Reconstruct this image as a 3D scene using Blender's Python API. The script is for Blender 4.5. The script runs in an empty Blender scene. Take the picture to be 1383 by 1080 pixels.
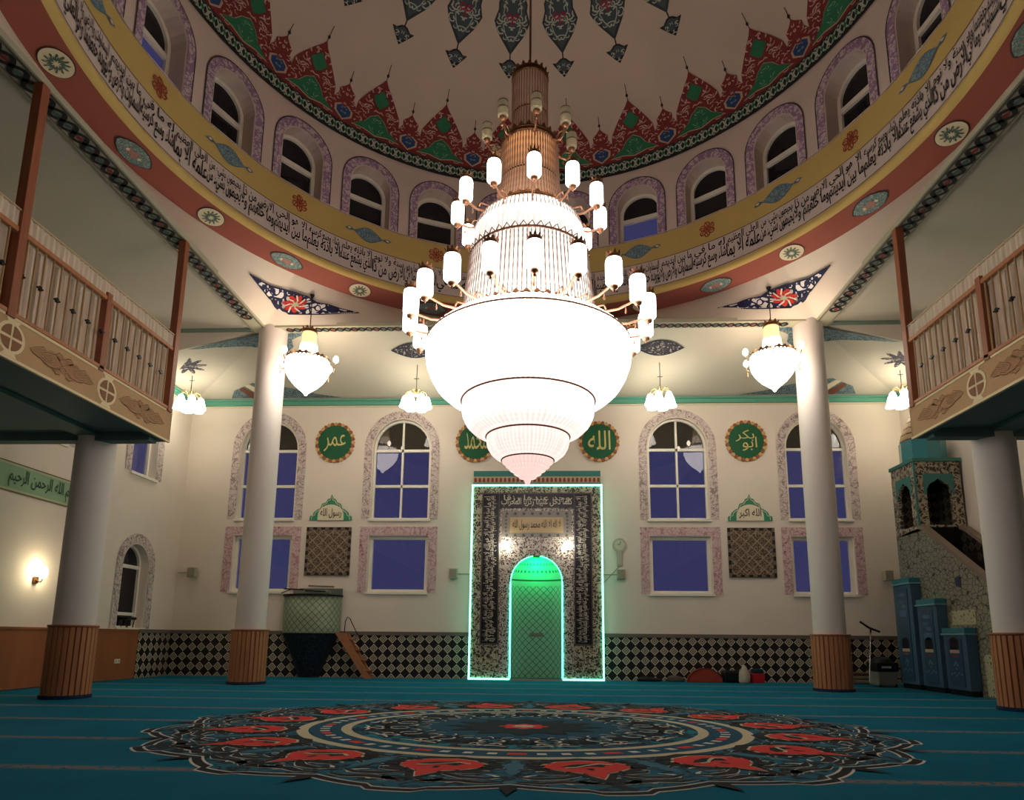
import bpy, bmesh, math, random, unicodedata
from mathutils import Vector, Matrix
from mathutils.geometry import tessellate_polygon
PI = math.pi
random.seed(7)
SC = bpy.context.scene
COL = SC.collection
def rad(a): return a * PI / 180.0
def sn(a): return math.sin(rad(a))
def cs(a): return math.cos(rad(a))

# ------------------------------------------------------------------ camera
YC = 8.13                      # depth of the dome's centre
def make_camera():
    f, pi_, ya, ro = 884.94, rad(9.994), rad(2.55), rad(0.513)
    ppx, ppy = 699.7, 705.7
    fw = Vector((-math.sin(ya)*math.cos(pi_), math.cos(ya)*math.cos(pi_), math.sin(pi_)))
    r = Vector((math.cos(ya), math.sin(ya), 0)); u = r.cross(fw)
    r2 = r*math.cos(ro) + u*math.sin(ro); u2 = -r*math.sin(ro) + u*math.cos(ro)
    cd = bpy.data.cameras.new('camera'); cam = bpy.data.objects.new('camera', cd); COL.objects.link(cam)
    b = -fw
    cam.matrix_world = Matrix(((r2.x, u2.x, b.x, 0.246), (r2.y, u2.y, b.y, 0.0), (r2.z, u2.z, b.z, 0.96), (0, 0, 0, 1)))
    cd.sensor_width = 36; cd.sensor_fit = 'HORIZONTAL'; cd.lens = f/1383*36
    cd.shift_x = (691.5-ppx)/1383; cd.shift_y = (ppy-540)/1383
    cd.clip_start = .05; cd.clip_end = 200
    SC.camera = cam
make_camera()
# ------------------------------------------------------------------ world, view
w = bpy.data.worlds.new('dusk'); SC.world = w; w.use_nodes = True
bg = w.node_tree.nodes['Background']; bg.inputs[0].default_value = (.036, .036, .096, 1); bg.inputs[1].default_value = .9
SC.view_settings.view_transform = 'Standard'; SC.view_settings.look = 'None'
SC.view_settings.gamma = 1; SC.view_settings.use_curve_mapping = False
SC.view_settings.exposure = 0.32
SC.cycles.max_bounces = 7; SC.cycles.diffuse_bounces = 5; SC.cycles.glossy_bounces = 3
SC.cycles.transparent_max_bounces = 8; SC.cycles.use_denoising = True; SC.cycles.sample_clamp_indirect = 4

# light levels of the lamps
L_BOWL, L_T2, L_T3, L_TIP = 7.2, 2.2, 2.2, .9
L_SKIRT, L_CONE, L_SHADE, L_SMALL, L_MID = 1.0, .22, 6.5, 10.0, 9.0

# ------------------------------------------------------------------ materials
def lin(c):
    def f(x):
        x /= 255.0
        return x/12.92 if x <= .04045 else ((x+.055)/1.055)**2.4
    return (f(c[0]), f(c[1]), f(c[2]), 1)
class X:
    """tiny wrapper round node sockets so patterns can be written as sums"""
    def __init__(s, t, k): s.t = t; s.k = k
    def _m(s, op, *a):
        n = s.t.nodes.new('ShaderNodeMath'); n.operation = op
        for i, v in enumerate((s,)+a):
            if isinstance(v, X): s.t.links.new(v.k, n.inputs[i])
            else: n.inputs[i].default_value = v
        return X(s.t, n.outputs[0])
    def __add__(s, o): return s._m('ADD', o)
    def __sub__(s, o): return s._m('SUBTRACT', o)
    def __mul__(s, o): return s._m('MULTIPLY', o)
    def __truediv__(s, o): return s._m('DIVIDE', o)
    def lt(s, o): return s._m('LESS_THAN', o)
    def gt(s, o): return s._m('GREATER_THAN', o)
    def fr(s): return s._m('FRACT')
    def fl(s): return s._m('FLOOR')
    def ab(s): return s._m('ABSOLUTE')
    def sin(s): return s._m('SINE')
    def mx(s, o): return s._m('MAXIMUM', o)
    def mn(s, o): return s._m('MINIMUM', o)
    def mod(s, o): return s._m('FLOORED_MODULO', o)
    def inv(s): return X(s.t, s.k)._m('MULTIPLY', -1.0)._m('ADD', 1.0)
class M:
    def __init__(s, name, col=(200,200,200), rough=.7, metal=0, spec=.3):
        s.m = bpy.data.materials.new(name); s.m.use_nodes = True; s.t = s.m.node_tree
        s.p = s.t.nodes['Principled BSDF']; s.p.inputs['Base Color'].default_value = lin(col)
        s.p.inputs['Roughness'].default_value = rough; s.p.inputs['Metallic'].default_value = metal
        s.p.inputs['Specular IOR Level'].default_value = spec
    def co(s, kind='Object'):
        n = s.t.nodes.new('ShaderNodeTexCoord'); v = s.t.nodes.new('ShaderNodeSeparateXYZ')
        s.t.links.new(n.outputs[kind], v.inputs[0]); s.vec = n.outputs[kind]
        return X(s.t, v.outputs[0]), X(s.t, v.outputs[1]), X(s.t, v.outputs[2])
    def noise(s, scale, detail=2, vec=None, dist=0.0):
        n = s.t.nodes.new('ShaderNodeTexNoise'); n.inputs['Scale'].default_value = scale
        n.inputs['Detail'].default_value = detail; n.inputs['Distortion'].default_value = dist
        s.t.links.new(vec or s.vec, n.inputs['Vector']); return X(s.t, n.outputs[0])
    def voro(s, scale, feat='DISTANCE_TO_EDGE', vec=None):
        n = s.t.nodes.new('ShaderNodeTexVoronoi'); n.feature = feat; n.inputs['Scale'].default_value = scale
        s.t.links.new(vec or s.vec, n.inputs['Vector']); return X(s.t, n.outputs['Distance'])
    def comb(s, a, b, c=0.0):
        n = s.t.nodes.new('ShaderNodeCombineXYZ')
        for i, v in enumerate((a, b, c)):
            if isinstance(v, X): s.t.links.new(v.k, n.inputs[i])
            else: n.inputs[i].default_value = v
        return n.outputs[0]
    def mix(s, fac, a, b):
        n = s.t.nodes.new('ShaderNodeMix'); n.data_type = 'RGBA'
        s.t.links.new(fac.k, n.inputs[0])
        for i, v in ((6, a), (7, b)):
            if isinstance(v, tuple): n.inputs[i].default_value = lin(v)
            else: s.t.links.new(v, n.inputs[i])
        return n.outputs[2]
    def base(s, sock): s.t.links.new(sock, s.p.inputs['Base Color']); return s.m
    def bump(s, h, strength=.3, dist=.01):
        n = s.t.nodes.new('ShaderNodeBump'); n.inputs['Strength'].default_value = strength; n.inputs['Distance'].default_value = dist
        s.t.links.new(h.k, n.inputs['Height']); s.t.links.new(n.outputs[0], s.p.inputs['Normal']); return s
MT = {}
def mat(name, col, rough=.7, metal=0, spec=.3):
    if name not in MT: MT[name] = M(name, col, rough, metal, spec).m
    return MT[name]
def emi(name, col, strength, base=(240,235,230)):
    if name in MT: return MT[name]
    a = M(name, base, .5); a.p.inputs['Emission Color'].default_value = lin(col); a.p.inputs['Emission Strength'].default_value = strength
    MT[name] = a.m; return a.m
def scroll(name, bgc, fg, scale, wdt=.035, fg2=None, kind='UV', rough=.7, w2=.3):
    """curling strokes: contour lines of a soft noise"""
    if name in MT: return MT[name]
    a = M(name, bgc, rough); a.co(kind)
    n = a.noise(scale, 1.0, dist=.6); n2 = a.noise(scale*1.7, 1.0, dist=.4)
    f = (n-.5).ab().lt(wdt*.6).mx((n2-.5).ab().lt(wdt*.7))
    c = a.mix(f, bgc, fg)
    if fg2:
        v = a.voro(scale*.9, 'F1'); c = a.mix(v.lt(w2), c, fg2)
    MT[name] = a.base(c); return MT[name]
def plaster(name, col, amt=.035):
    if name in MT: return MT[name]
    a = M(name, col, .85, spec=.15); a.co(); n = a.noise(.9, 3)
    c = a.mix(n, tuple(int(x*(1-amt)) for x in col), tuple(min(255, int(x*(1+amt))) for x in col))
    MT[name] = a.base(c); return MT[name]
def diamonds(name, dark, light, line, a_=.112, b_=.115, axis=0, lw=.09, inner=True, rough=.35, ww=(.36, .42)):
    """rotated checker of tiles with pale outlines; axis 0: wall along X, 1: wall along Y"""
    if name in MT: return MT[name]
    m = M(name, dark, rough); x, y, z = m.co()
    h = x if axis == 0 else y
    u = h/a_ + z/b_; v = z/b_ - h/a_
    u = u*.5; v = v*.5
    par = (u.fl()+v.fl()).mod(2.0)
    fu, fv = u.fr(), v.fr()
    e = ((fu-.5).ab()).mx((fv-.5).ab())
    lit = par.gt(.5)
    if inner:
        c = m.mix(lit._m('MULTIPLY', e.lt(.47)), dark, line); c = m.mix(lit._m('MULTIPLY', e.lt(.365)), c, light)
        c = m.mix(lit._m('MULTIPLY', e.lt(.20)), c, line); c = m.mix(lit._m('MULTIPLY', e.lt(.15)), c, light)
    else: c = m.mix(e.gt(.5-lw), m.mix(lit, dark, light), line)
    MT[name] = m.base(c); return MT[name]
def lattice(name, bgc, line, s=.16, lw=.07, axis=0, rough=.35, extra=None):
    if name in MT: return MT[name]
    m = M(name, bgc, rough); x, y, z = m.co(); h = x if axis == 0 else (y if axis == 1 else x-y)
    u = ((h+z)/s).fr(); v = ((z-h)/s).fr()
    f = (u-.5).ab().gt(.5-lw).mx((v-.5).ab().gt(.5-lw))
    c = bgc
    if extra:
        n = m.noise(9, 2); c = m.mix(n.gt(.52), bgc, extra)
    MT[name] = m.base(m.mix(f, c, line)); return MT[name]
def wood(name, c1, c2, axis=2, sc=6):
    if name in MT: return MT[name]
    m = M(name, c1, .5); x, y, z = m.co()
    st = [1.0, 1.0, 1.0]; st[axis] = .08
    n = m.noise(sc*3, 3, m.comb(x*st[0], y*st[1], z*st[2]), .4)
    MT[name] = m.base(m.mix(n, c1, c2)); return MT[name]

WALL = plaster('wall_plaster', (226, 214, 200))
CEIL = plaster('ceiling_plaster', (222, 211, 196))
DRUMW = plaster('drum_plaster', (214, 196, 186))
DOMEW = plaster('dome_plaster', (208, 190, 174))
OFFW = plaster('gallery_ceiling_plaster', (196, 190, 174))
RED = plaster('soffit_red_paint', (152, 88, 76))
YEL = plaster('ochre_paint', (202, 174, 108))
PINK = plaster('script_band_paint', (206, 190, 184))
BLACK = mat('black_paint', (22, 20, 26), .6)
DKLINE = mat('dark_line_paint', (70, 52, 52), .7)
CREAM = mat('cream_paint', (224, 214, 186), .6)
WHITE = mat('white_window_paint', (232, 226, 212), .45)
TEAL = mat('teal_paint', (52, 138, 120), .5)
CORN = mat('cornice_green_paint', (92, 158, 136), .6)
GOLD = mat('gilded_metal', (172, 126, 98), .36, .6)
BRASS = mat('dark_brass', (110, 74, 48), .35, .8)
WOODF = wood('orange_beech_wood', (190, 132, 92), (150, 94, 62))
WOODR = wood('red_brown_wood', (168, 104, 74), (128, 74, 52))
WOODP = wood('pale_wood', (200, 170, 130), (170, 138, 100))
DARKT = mat('dark_teal_underside', (92, 112, 112), .7)
DARKG = mat('dark_metal', (30, 30, 34), .4, .4)
GREY = mat('grey_plastic', (176, 168, 150), .5)

def glass(name, tint, opaque=False):
    if name in MT: return MT[name]
    m = bpy.data.materials.new(name); m.use_nodes = True; t = m.node_tree; t.nodes.clear()
    o = t.nodes.new('ShaderNodeOutputMaterial'); g = t.nodes.new('ShaderNodeBsdfGlossy'); g.inputs['Roughness'].default_value = .02
    g.inputs['Color'].default_value = (.9, .9, .95, 1)
    if opaque:
        b = t.nodes.new('ShaderNodeBsdfDiffuse'); b.inputs[0].default_value = lin(tint)
    else:
        b = t.nodes.new('ShaderNodeBsdfTransparent'); b.inputs[0].default_value = lin(tint)
    f = t.nodes.new('ShaderNodeFresnel'); f.inputs[0].default_value = 1.45
    mx = t.nodes.new('ShaderNodeMixShader'); t.links.new(f.outputs[0], mx.inputs[0]); t.links.new(b.outputs[0], mx.inputs[1]); t.links.new(g.outputs[0], mx.inputs[2])
    t.links.new(mx.outputs[0], o.inputs[0]); MT[name] = m; return m
PANE = glass('window_glass', (235, 235, 250))
DPANE = glass('dark_tinted_glass', (58, 54, 48), True)
NPANE = glass('night_tinted_glass', (30, 29, 33), True)

# ------------------------------------------------------------------ mesh building
class MB:
    def __init__(s): s.v = []; s.f = []; s.mi = []; s.uv = {}; s.sm = []
    def add(s, vs, fs, mi=0, sm=False, uv=None):
        o = len(s.v)
        for i, p in enumerate(vs):
            s.v.append(tuple(p))
            if uv: s.uv[o+i] = uv[i]
        for f in fs: s.f.append([o+i for i in f]); s.mi.append(mi); s.sm.append(sm)
        return s
    def quad(s, a, b, c, d, mi=0): return s.add([a, b, c, d], [(0, 1, 2, 3)], mi)
    def box(s, x0, x1, y0, y1, z0, z1, mi=0, bev=0, M_=None):
        bm = bmesh.new(); bmesh.ops.create_cube(bm, size=1)
        for v in bm.verts: v.co = Vector(((x0+x1)/2+v.co.x*(x1-x0), (y0+y1)/2+v.co.y*(y1-y0), (z0+z1)/2+v.co.z*(z1-z0)))
        if bev: bmesh.ops.bevel(bm, geom=bm.edges[:], offset=bev, segments=2, affect='EDGES', profile=.5)
        if M_: bm.transform(M_)
        bm.verts.index_update()
        s.add([v.co.copy() for v in bm.verts], [[v.index for v in f.verts] for f in bm.faces], mi); bm.free(); return s
    def lathe(s, prof, n=48, c=(0, 0, 0), mi=0, ripple=0, k=0, a0=0, a1=360, caps=False, sy=1.0, mis=None):
        full = abs(a1-a0-360) < 1e-6; m = n if full else n+1
        vs = []; uv = []
        for (r, z) in prof:
            for i in range(m):
                a = a0 + (a1-a0)*i/n
                rr = r*(1+ripple*math.cos(rad(a)*k)) if k else r
                vs.append((c[0]+rr*sn(a), c[1]+rr*cs(a)*sy, c[2]+z)); uv.append((rad(a)*(1 if k else r), z))
        o = len(s.v)
        for i, p in enumerate(vs): s.v.append(p); s.uv[o+i] = uv[i]
        for j in range(len(prof)-1):
            for i in range(n):
                i2 = (i+1) % m if full else i+1
                s.f.append([o+j*m+i, o+j*m+i2, o+(j+1)*m+i2, o+(j+1)*m+i]); s.mi.append(mis[j] if mis else mi); s.sm.append(True)
        if caps:
            for j in (0, len(prof)-1): s.f.append([o+j*m+i for i in range(m)]); s.mi.append(mi); s.sm.append(False)
        return s
    def tube(s, pts, r, n=8, mi=0, caps=True):
        pts = [Vector(p) for p in pts]; rs = r if isinstance(r, (list, tuple)) else [r]*len(pts)
        o = len(s.v); up = None
        for i, p in enumerate(pts):
            d = (pts[min(i+1, len(pts)-1)]-pts[max(i-1, 0)]).normalized()
            if up is None: up = Vector((0, 0, 1)) if abs(d.z) < .9 else Vector((1, 0, 0))
            a = d.cross(up).normalized(); b = a.cross(d).normalized(); up = b
            for k in range(n):
                t = 2*PI*k/n; q = p+(a*math.cos(t)+b*math.sin(t))*rs[i]; s.v.append(tuple(q))
        for i in range(len(pts)-1):
            for k in range(n):
                k2 = (k+1) % n; s.f.append([o+i*n+k, o+i*n+k2, o+(i+1)*n+k2, o+(i+1)*n+k]); s.mi.append(mi); s.sm.append(True)
        if caps:
            for i in (0, len(pts)-1): s.f.append([o+i*n+k for k in range(n)]); s.mi.append(mi); s.sm.append(False)
        return s
    def ring(s, R, z, r, c=(0, 0, 0), n=48, mi=0, m=6):
        o = len(s.v)
        for i in range(n):
            a = 2*PI*i/n
            for k in range(m):
                t = 2*PI*k/m; q = R+r*math.cos(t); s.v.append((c[0]+q*math.sin(a), c[1]+q*math.cos(a), c[2]+z+r*math.sin(t)))
        for i in range(n):
            for k in range(m):
                i2 = (i+1) % n; k2 = (k+1) % m; s.f.append([o+i*m+k, o+i2*m+k, o+i2*m+k2, o+i*m+k2]); s.mi.append(mi); s.sm.append(True)
        return s
    def prism(s, poly, fn, d0, d1, mi=0, mi2=None):
        """extrude a 2D outline; fn(u, v, d) -> point"""
        tri = tessellate_polygon([[Vector((p[0], p[1], 0)) for p in poly]]); n = len(poly)
        for d in (d0, d1): s.add([fn(p[0], p[1], d) for p in poly], tri, mi, uv=[(p[0], p[1]) for p in poly])
        s.add([fn(p[0], p[1], d0) for p in poly]+[fn(p[0], p[1], d1) for p in poly], [(i, (i+1) % n, n+(i+1) % n, n+i) for i in range(n)], mi if mi2 is None else mi2)
        return s
    def flat(s, loops, fn, mi=0, step=None, sc=1.0):
        """paint: a 2D outline (with holes) laid on a surface fn(u, v)"""
        if loops and not isinstance(loops[0][0], (tuple, list)): loops = [loops]
        L = [[Vector((p[0], p[1], 0)) for p in lp] for lp in loops]; tri = tessellate_polygon(L)
        pts = [p for lp in L for p in lp]; return s.mapped(pts, tri, fn, mi, step, sc)
    def mapped(s, pts, faces, fn, mi=0, step=None, sc=1.0):
        if step:
            bm = bmesh.new(); vv = [bm.verts.new(p) for p in pts]
            for f in faces:
                try: bm.faces.new([vv[i] for i in f])
                except ValueError: pass
            for ax in (0, 1):
                st = step[ax] if isinstance(step, tuple) else (step if ax == 0 else None)
                if not st: continue
                lo = min(p[ax] for p in pts); hi = max(p[ax] for p in pts); k = math.floor(lo/st)+1
                while k*st < hi:
                    co = [0, 0, 0]; co[ax] = k*st; no = [0, 0, 0]; no[ax] = 1
                    bmesh.ops.bisect_plane(bm, geom=bm.verts[:]+bm.edges[:]+bm.faces[:], plane_co=co, plane_no=no, dist=1e-6); k += 1
            bm.verts.index_update(); pts = [v.co.copy() for v in bm.verts]; faces = [[v.index for v in f.verts] for f in bm.faces]; bm.free()
        return s.add([fn(p[0], p[1]) for p in pts], faces, mi, uv=[(p[0]*sc, p[1]*sc) for p in pts])
    def build(s, name, mats, parent=None, loc=None):
        me = bpy.data.meshes.new(name); me.from_pydata(s.v, [], s.f)
        if not isinstance(mats, (list, tuple)): mats = [mats]
        for m in mats: me.materials.append(m)
        me.polygons.foreach_set('material_index', s.mi); me.polygons.foreach_set('use_smooth', s.sm)
        if s.uv:
            uvl = me.uv_layers.new(name='uv'); vi = [0]*len(me.loops); me.loops.foreach_get('vertex_index', vi)
            flat = []
            for i in vi: flat.extend(s.uv.get(i, (0, 0)))
            uvl.data.foreach_set('uv', flat)
        me.update()
        o = bpy.data.objects.new(name, me); COL.objects.link(o)
        if parent: o.parent = parent
        if loc: o.location = loc
        return o
def tag(o, label=None, cat=None, group=None, kind=None):
    if label: o['label'] = label
    if cat: o['category'] = cat
    if group: o['group'] = group
    if kind: o['kind'] = kind
    return o
def thing(name, label, cat, loc=(0, 0, 0), rz=0, group=None, kind=None):
    o = bpy.data.objects.new(name, None); COL.objects.link(o); o.location = loc; o.rotation_euler = (0, 0, rz)
    o.empty_display_size = .1
    return tag(o, label, cat, group, kind)
def copy_tree(o, parent=None):
    c = o.copy(); COL.objects.link(c)
    if parent: c.parent = parent
    for ch in list(o.children): copy_tree(ch, c)
    return c
def lamp(name, kind, loc, col, power, parent=None, size=.1):
    l = bpy.data.lights.new(name, kind); l.color = lin(col)[:3]; l.energy = power
    if kind == 'POINT': l.shadow_soft_size = size
    o = bpy.data.objects.new(name, l); COL.objects.link(o); o.location = loc
    if parent: o.parent = parent
    return o

# ------------------------------------------------------------------ Arabic lettering with joined letter forms
FORMS = {}
LIG = {}
for cp in range(0xFE80, 0xFEFD):
    d = unicodedata.decomposition(chr(cp)).split()
    if len(d) == 2: FORMS.setdefault(chr(int(d[1], 16)), {})[d[0].strip('<>')] = chr(cp)
    elif len(d) == 3: LIG.setdefault((chr(int(d[1], 16)), chr(int(d[2], 16))), {})[d[0].strip('<>')] = chr(cp)
def arab(t):
    out = []
    for word in t.split(' '):
        ch = list(word); res = []; i = 0; prev = False
        while i < len(ch):
            c = ch[i]
            if i+1 < len(ch) and (c, ch[i+1]) in LIG:
                g = LIG[(c, ch[i+1])]; res.append(g['final'] if prev and 'final' in g else g['isolated']); prev = False; i += 2; continue
            g = FORMS.get(c, {'isolated': c}); nxt = ch[i+1] if i+1 < len(ch) else None
            canN = nxt is not None and nxt in FORMS and 'initial' in g and 'final' in FORMS[nxt]
            if prev and canN and 'medial' in g: res.append(g['medial'])
            elif prev and 'final' in g: res.append(g['final'])
            elif canN: res.append(g['initial'])
            else: res.append(g['isolated'])
            prev = canN; i += 1
        out.append(''.join(reversed(res)))
    return ' '.join(reversed(out))
def glyphs(body, bold=.0, res=2):
    c = bpy.data.curves.new('lettering', 'FONT'); c.body = body; c.resolution_u = res; c.offset = bold; c.fill_mode = 'FRONT'
    o = bpy.data.objects.new('lettering', c); COL.objects.link(o)
    me = bpy.data.meshes.new_from_object(o.evaluated_get(bpy.context.evaluated_depsgraph_get()))
    pts = [v.co.copy() for v in me.vertices]; fs = [list(p.vertices) for p in me.polygons]
    bpy.data.objects.remove(o); bpy.data.curves.remove(c); bpy.data.meshes.remove(me)
    return pts, fs
def text_on(mb, body, u0, u1, v0, v1, fn, mi=0, step=None, bold=.02, res=1, keep=False, wob=0):
    bpy.context.view_layer.update()
    pts, fs = glyphs(body, bold, res)
    if not pts: return
    x0 = min(p.x for p in pts); x1 = max(p.x for p in pts); y0 = min(p.y for p in pts); y1 = max(p.y for p in pts)
    sx = (u1-u0)/(x1-x0); sy = (v1-v0)/(y1-y0)
    if keep: sx = sy = min(sx, sy)
    cu = (u0+u1)/2; cv = (v0+v1)/2
    q = []
    for p in pts:
        x = p.x + wob*(p.y-(y0+y1)/2)
        q.append(Vector((cu+(x-(x0+x1)/2)*sx, cv+(p.y-(y0+y1)/2)*sy, 0)))
    mb.mapped(q, fs, fn, mi, step)

# ------------------------------------------------------------------ 2D outlines
def arc_pts(cx, cy, rx, ry, a0, a1, n): return [(cx+rx*cs(a0+(a1-a0)*i/n), cy+ry*sn(a0+(a1-a0)*i/n)) for i in range(n+1)]
def ell(cx, cy, rx, ry, n=28): return arc_pts(cx, cy, rx, ry, 0, 360-360/n, n-1)
def arch(cx, hw, z0, zs, zt, n=14): return [(cx-hw, z0), (cx+hw, z0)] + arc_pts(cx, zs, hw, zt-zs, 0, 180, n)
def rect(a, b, c, d): return [(a, c), (b, c), (b, d), (a, d)]
def rosette(cx, cy, r, n=10, depth=.25, m=6, sx=1.0):
    return [(cx+sx*r*(1-depth+depth*math.cos(n*2*PI*i/(n*m)))*math.cos(2*PI*i/(n*m)), cy+r*(1-depth+depth*math.cos(n*2*PI*i/(n*m)))*math.sin(2*PI*i/(n*m))) for i in range(n*m)]
def stroke(pts, w):
    """ribbon outline round a polyline, tapering to its ends"""
    L, R = [], []; n = len(pts)
    for i, p in enumerate(pts):
        a = pts[max(i-1, 0)]; b = pts[min(i+1, n-1)]; dx, dy = b[0]-a[0], b[1]-a[1]; l = math.hypot(dx, dy) or 1
        ww = w*(.25+.75*math.sin(PI*(i+.3)/(n-.4)))
        L.append((p[0]-dy/l*ww/2, p[1]+dx/l*ww/2)); R.append((p[0]+dy/l*ww/2, p[1]-dx/l*ww/2))
    return L+R[::-1]
def ribbon(mb, pts, w, fn, mi=0, closed=False, sc=1.0):
    """constant width ribbon mesh along a polyline"""
    n = len(pts); A = []; 
    for i, p in enumerate(pts):
        a = pts[(i-1) % n] if closed else pts[max(i-1, 0)]; b = pts[(i+1) % n] if closed else pts[min(i+1, n-1)]
        dx, dy = b[0]-a[0], b[1]-a[1]; l = math.hypot(dx, dy) or 1
        A.append((p[0]-dy/l*w/2, p[1]+dx/l*w/2)); A.append((p[0]+dy/l*w/2, p[1]-dx/l*w/2))
    m = n if closed else n-1
    mb.add([fn(*p) for p in A], [(2*i, 2*i+1, (2*i+3) % (2*n), (2*i+2) % (2*n)) for i in range(m)], mi, uv=[(p[0]*sc, p[1]*sc) for p in A])
def spiral(cx, cy, r0, turns, a0, sgn=1, n=14, decay=.78):
    return [(cx+r0*(1-decay*i/n)*math.cos(a0+sgn*2*PI*turns*i/n), cy+r0*(1-decay*i/n)*math.sin(a0+sgn*2*PI*turns*i/n)) for i in range(n+1)]

def inside(p, poly):
    c = False; n = len(poly)
    for i in range(n):
        a, b = poly[i], poly[i-1]
        if (a[1] > p[1]) != (b[1] > p[1]) and p[0] < (b[0]-a[0])*(p[1]-a[1])/(b[1]-a[1])+a[0]: c = not c
    return c
def strokes(mb, poly, n, L, w, fn, mi, seed=0, avoid=(), sym=None, ax=1.0, wmin=.6):
    """short curved brush strokes scattered inside an outline (mirrored about u = sym)"""
    rnd = random.Random(seed); x0 = min(p[0] for p in poly); x1 = max(p[0] for p in poly); y0 = min(p[1] for p in poly); y1 = max(p[1] for p in poly)
    done = []; t = 0
    while len(done) < n and t < n*30:
        t += 1; c = (rnd.uniform(sym if sym is not None else x0, x1), rnd.uniform(y0, y1)); th = rnd.uniform(0, 2*PI); k = rnd.choice((-1, 1))*rnd.uniform(1.2, 3.2); l = L*rnd.uniform(.6, 1.2)
        pts = []; x, y = c
        for i in range(6):
            pts.append((x, y)); x += ax*l/5*math.cos(th); y += l/5*math.sin(th); th += k/5
        if not all(inside(p, poly) for p in pts) or any(inside(p, a) for a in avoid for p in pts): continue
        if any(math.hypot((pts[2][0]-d[0])/ax, pts[2][1]-d[1]) < L*.42 for d in done): continue
        done.append(pts[2]); ww = w*rnd.uniform(wmin, 1.1)
        for m_ in ((1,) if sym is None else (1, -1)):
            q = [(p[0] if m_ == 1 else 2*sym-p[0], p[1]) for p in pts]; o = []
            for i, p in enumerate(q):
                a = q[max(i-1, 0)]; b = q[min(i+1, 5)]; dx, dy = (b[0]-a[0])/ax, b[1]-a[1]; l_ = math.hypot(dx, dy) or 1; h = ww*(.3+.7*math.sin(PI*(i+.5)/6))/2
                o.append(((p[0]-dy/l_*h*ax, p[1]+dx/l_*h), (p[0]+dy/l_*h*ax, p[1]-dx/l_*h)))
            mb.add([fn(*e) for pr in o for e in pr], [(2*i, 2*i+1, 2*i+3, 2*i+2) for i in range(5)], mi)

# ------------------------------------------------------------------ surfaces
RD = 6.05
def drum(off=0.0, R=RD):
    return lambda u, v: Vector(((R-off)*math.sin(u/R), YC+(R-off)*math.cos(u/R), v))
def dome(off=0.0):
    k = 1-off/6.05
    return lambda a, t: Vector((k*6.05*cs(t)*sn(a), YC+k*6.05*cs(t)*cs(a), 11.74+k*3.05*sn(t)))
def soffit(off=0.0):
    return lambda u, r: Vector((r*math.sin(u/6.37), YC+r*math.cos(u/6.37), 8.44+(6.62-r)/.48*.12-off))
def backwall(off=0.0, Y=15.97): return lambda u, v: Vector((u, Y-off, v))
def leftwall(off=0.0): return lambda u, v: Vector((-9+off, u, v))       # u = depth
def rightwall(off=0.0): return lambda u, v: Vector((9-off, u, v))

# ================================================================== ROOM SHELL
S = 'structure'
def wall_mesh(mb, outer, holes, fn, depth=.25, mi=0, step=None):
    """flat wall with openings and their reveals; fn(u, v, d): d = depth away from the room"""
    mb.flat([outer]+holes, lambda u, v: fn(u, v, 0), mi, step)
    for h in holes:
        n = len(h); mb.add([fn(p[0], p[1], 0) for p in h]+[fn(p[0], p[1], depth) for p in h], [(i, (i+1) % n, n+(i+1) % n, n+i) for i in range(n)], mi)
BW = lambda u, v, d: Vector((u, 15.97+d, v))
LW = lambda u, v, d: Vector((-9-d, u, v))
RW = lambda u, v, d: Vector((9+d, u, v))
DW = lambda u, v, d: Vector(((RD+d)*math.sin(u/RD), YC+(RD+d)*math.cos(u/RD), v))

BANDM = scroll('lilac_window_border_paint', (206, 190, 184), (150, 132, 128), 5, .035, (124, 70, 74), w2=.085)
BANDP = scroll('pink_window_border_paint', (206, 180, 180), (176, 132, 136), 5, .04, (160, 62, 76), w2=.10)
DBAND = scroll('violet_drum_border_paint', (204, 184, 190), (156, 124, 156), 5.5, .07)

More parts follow.
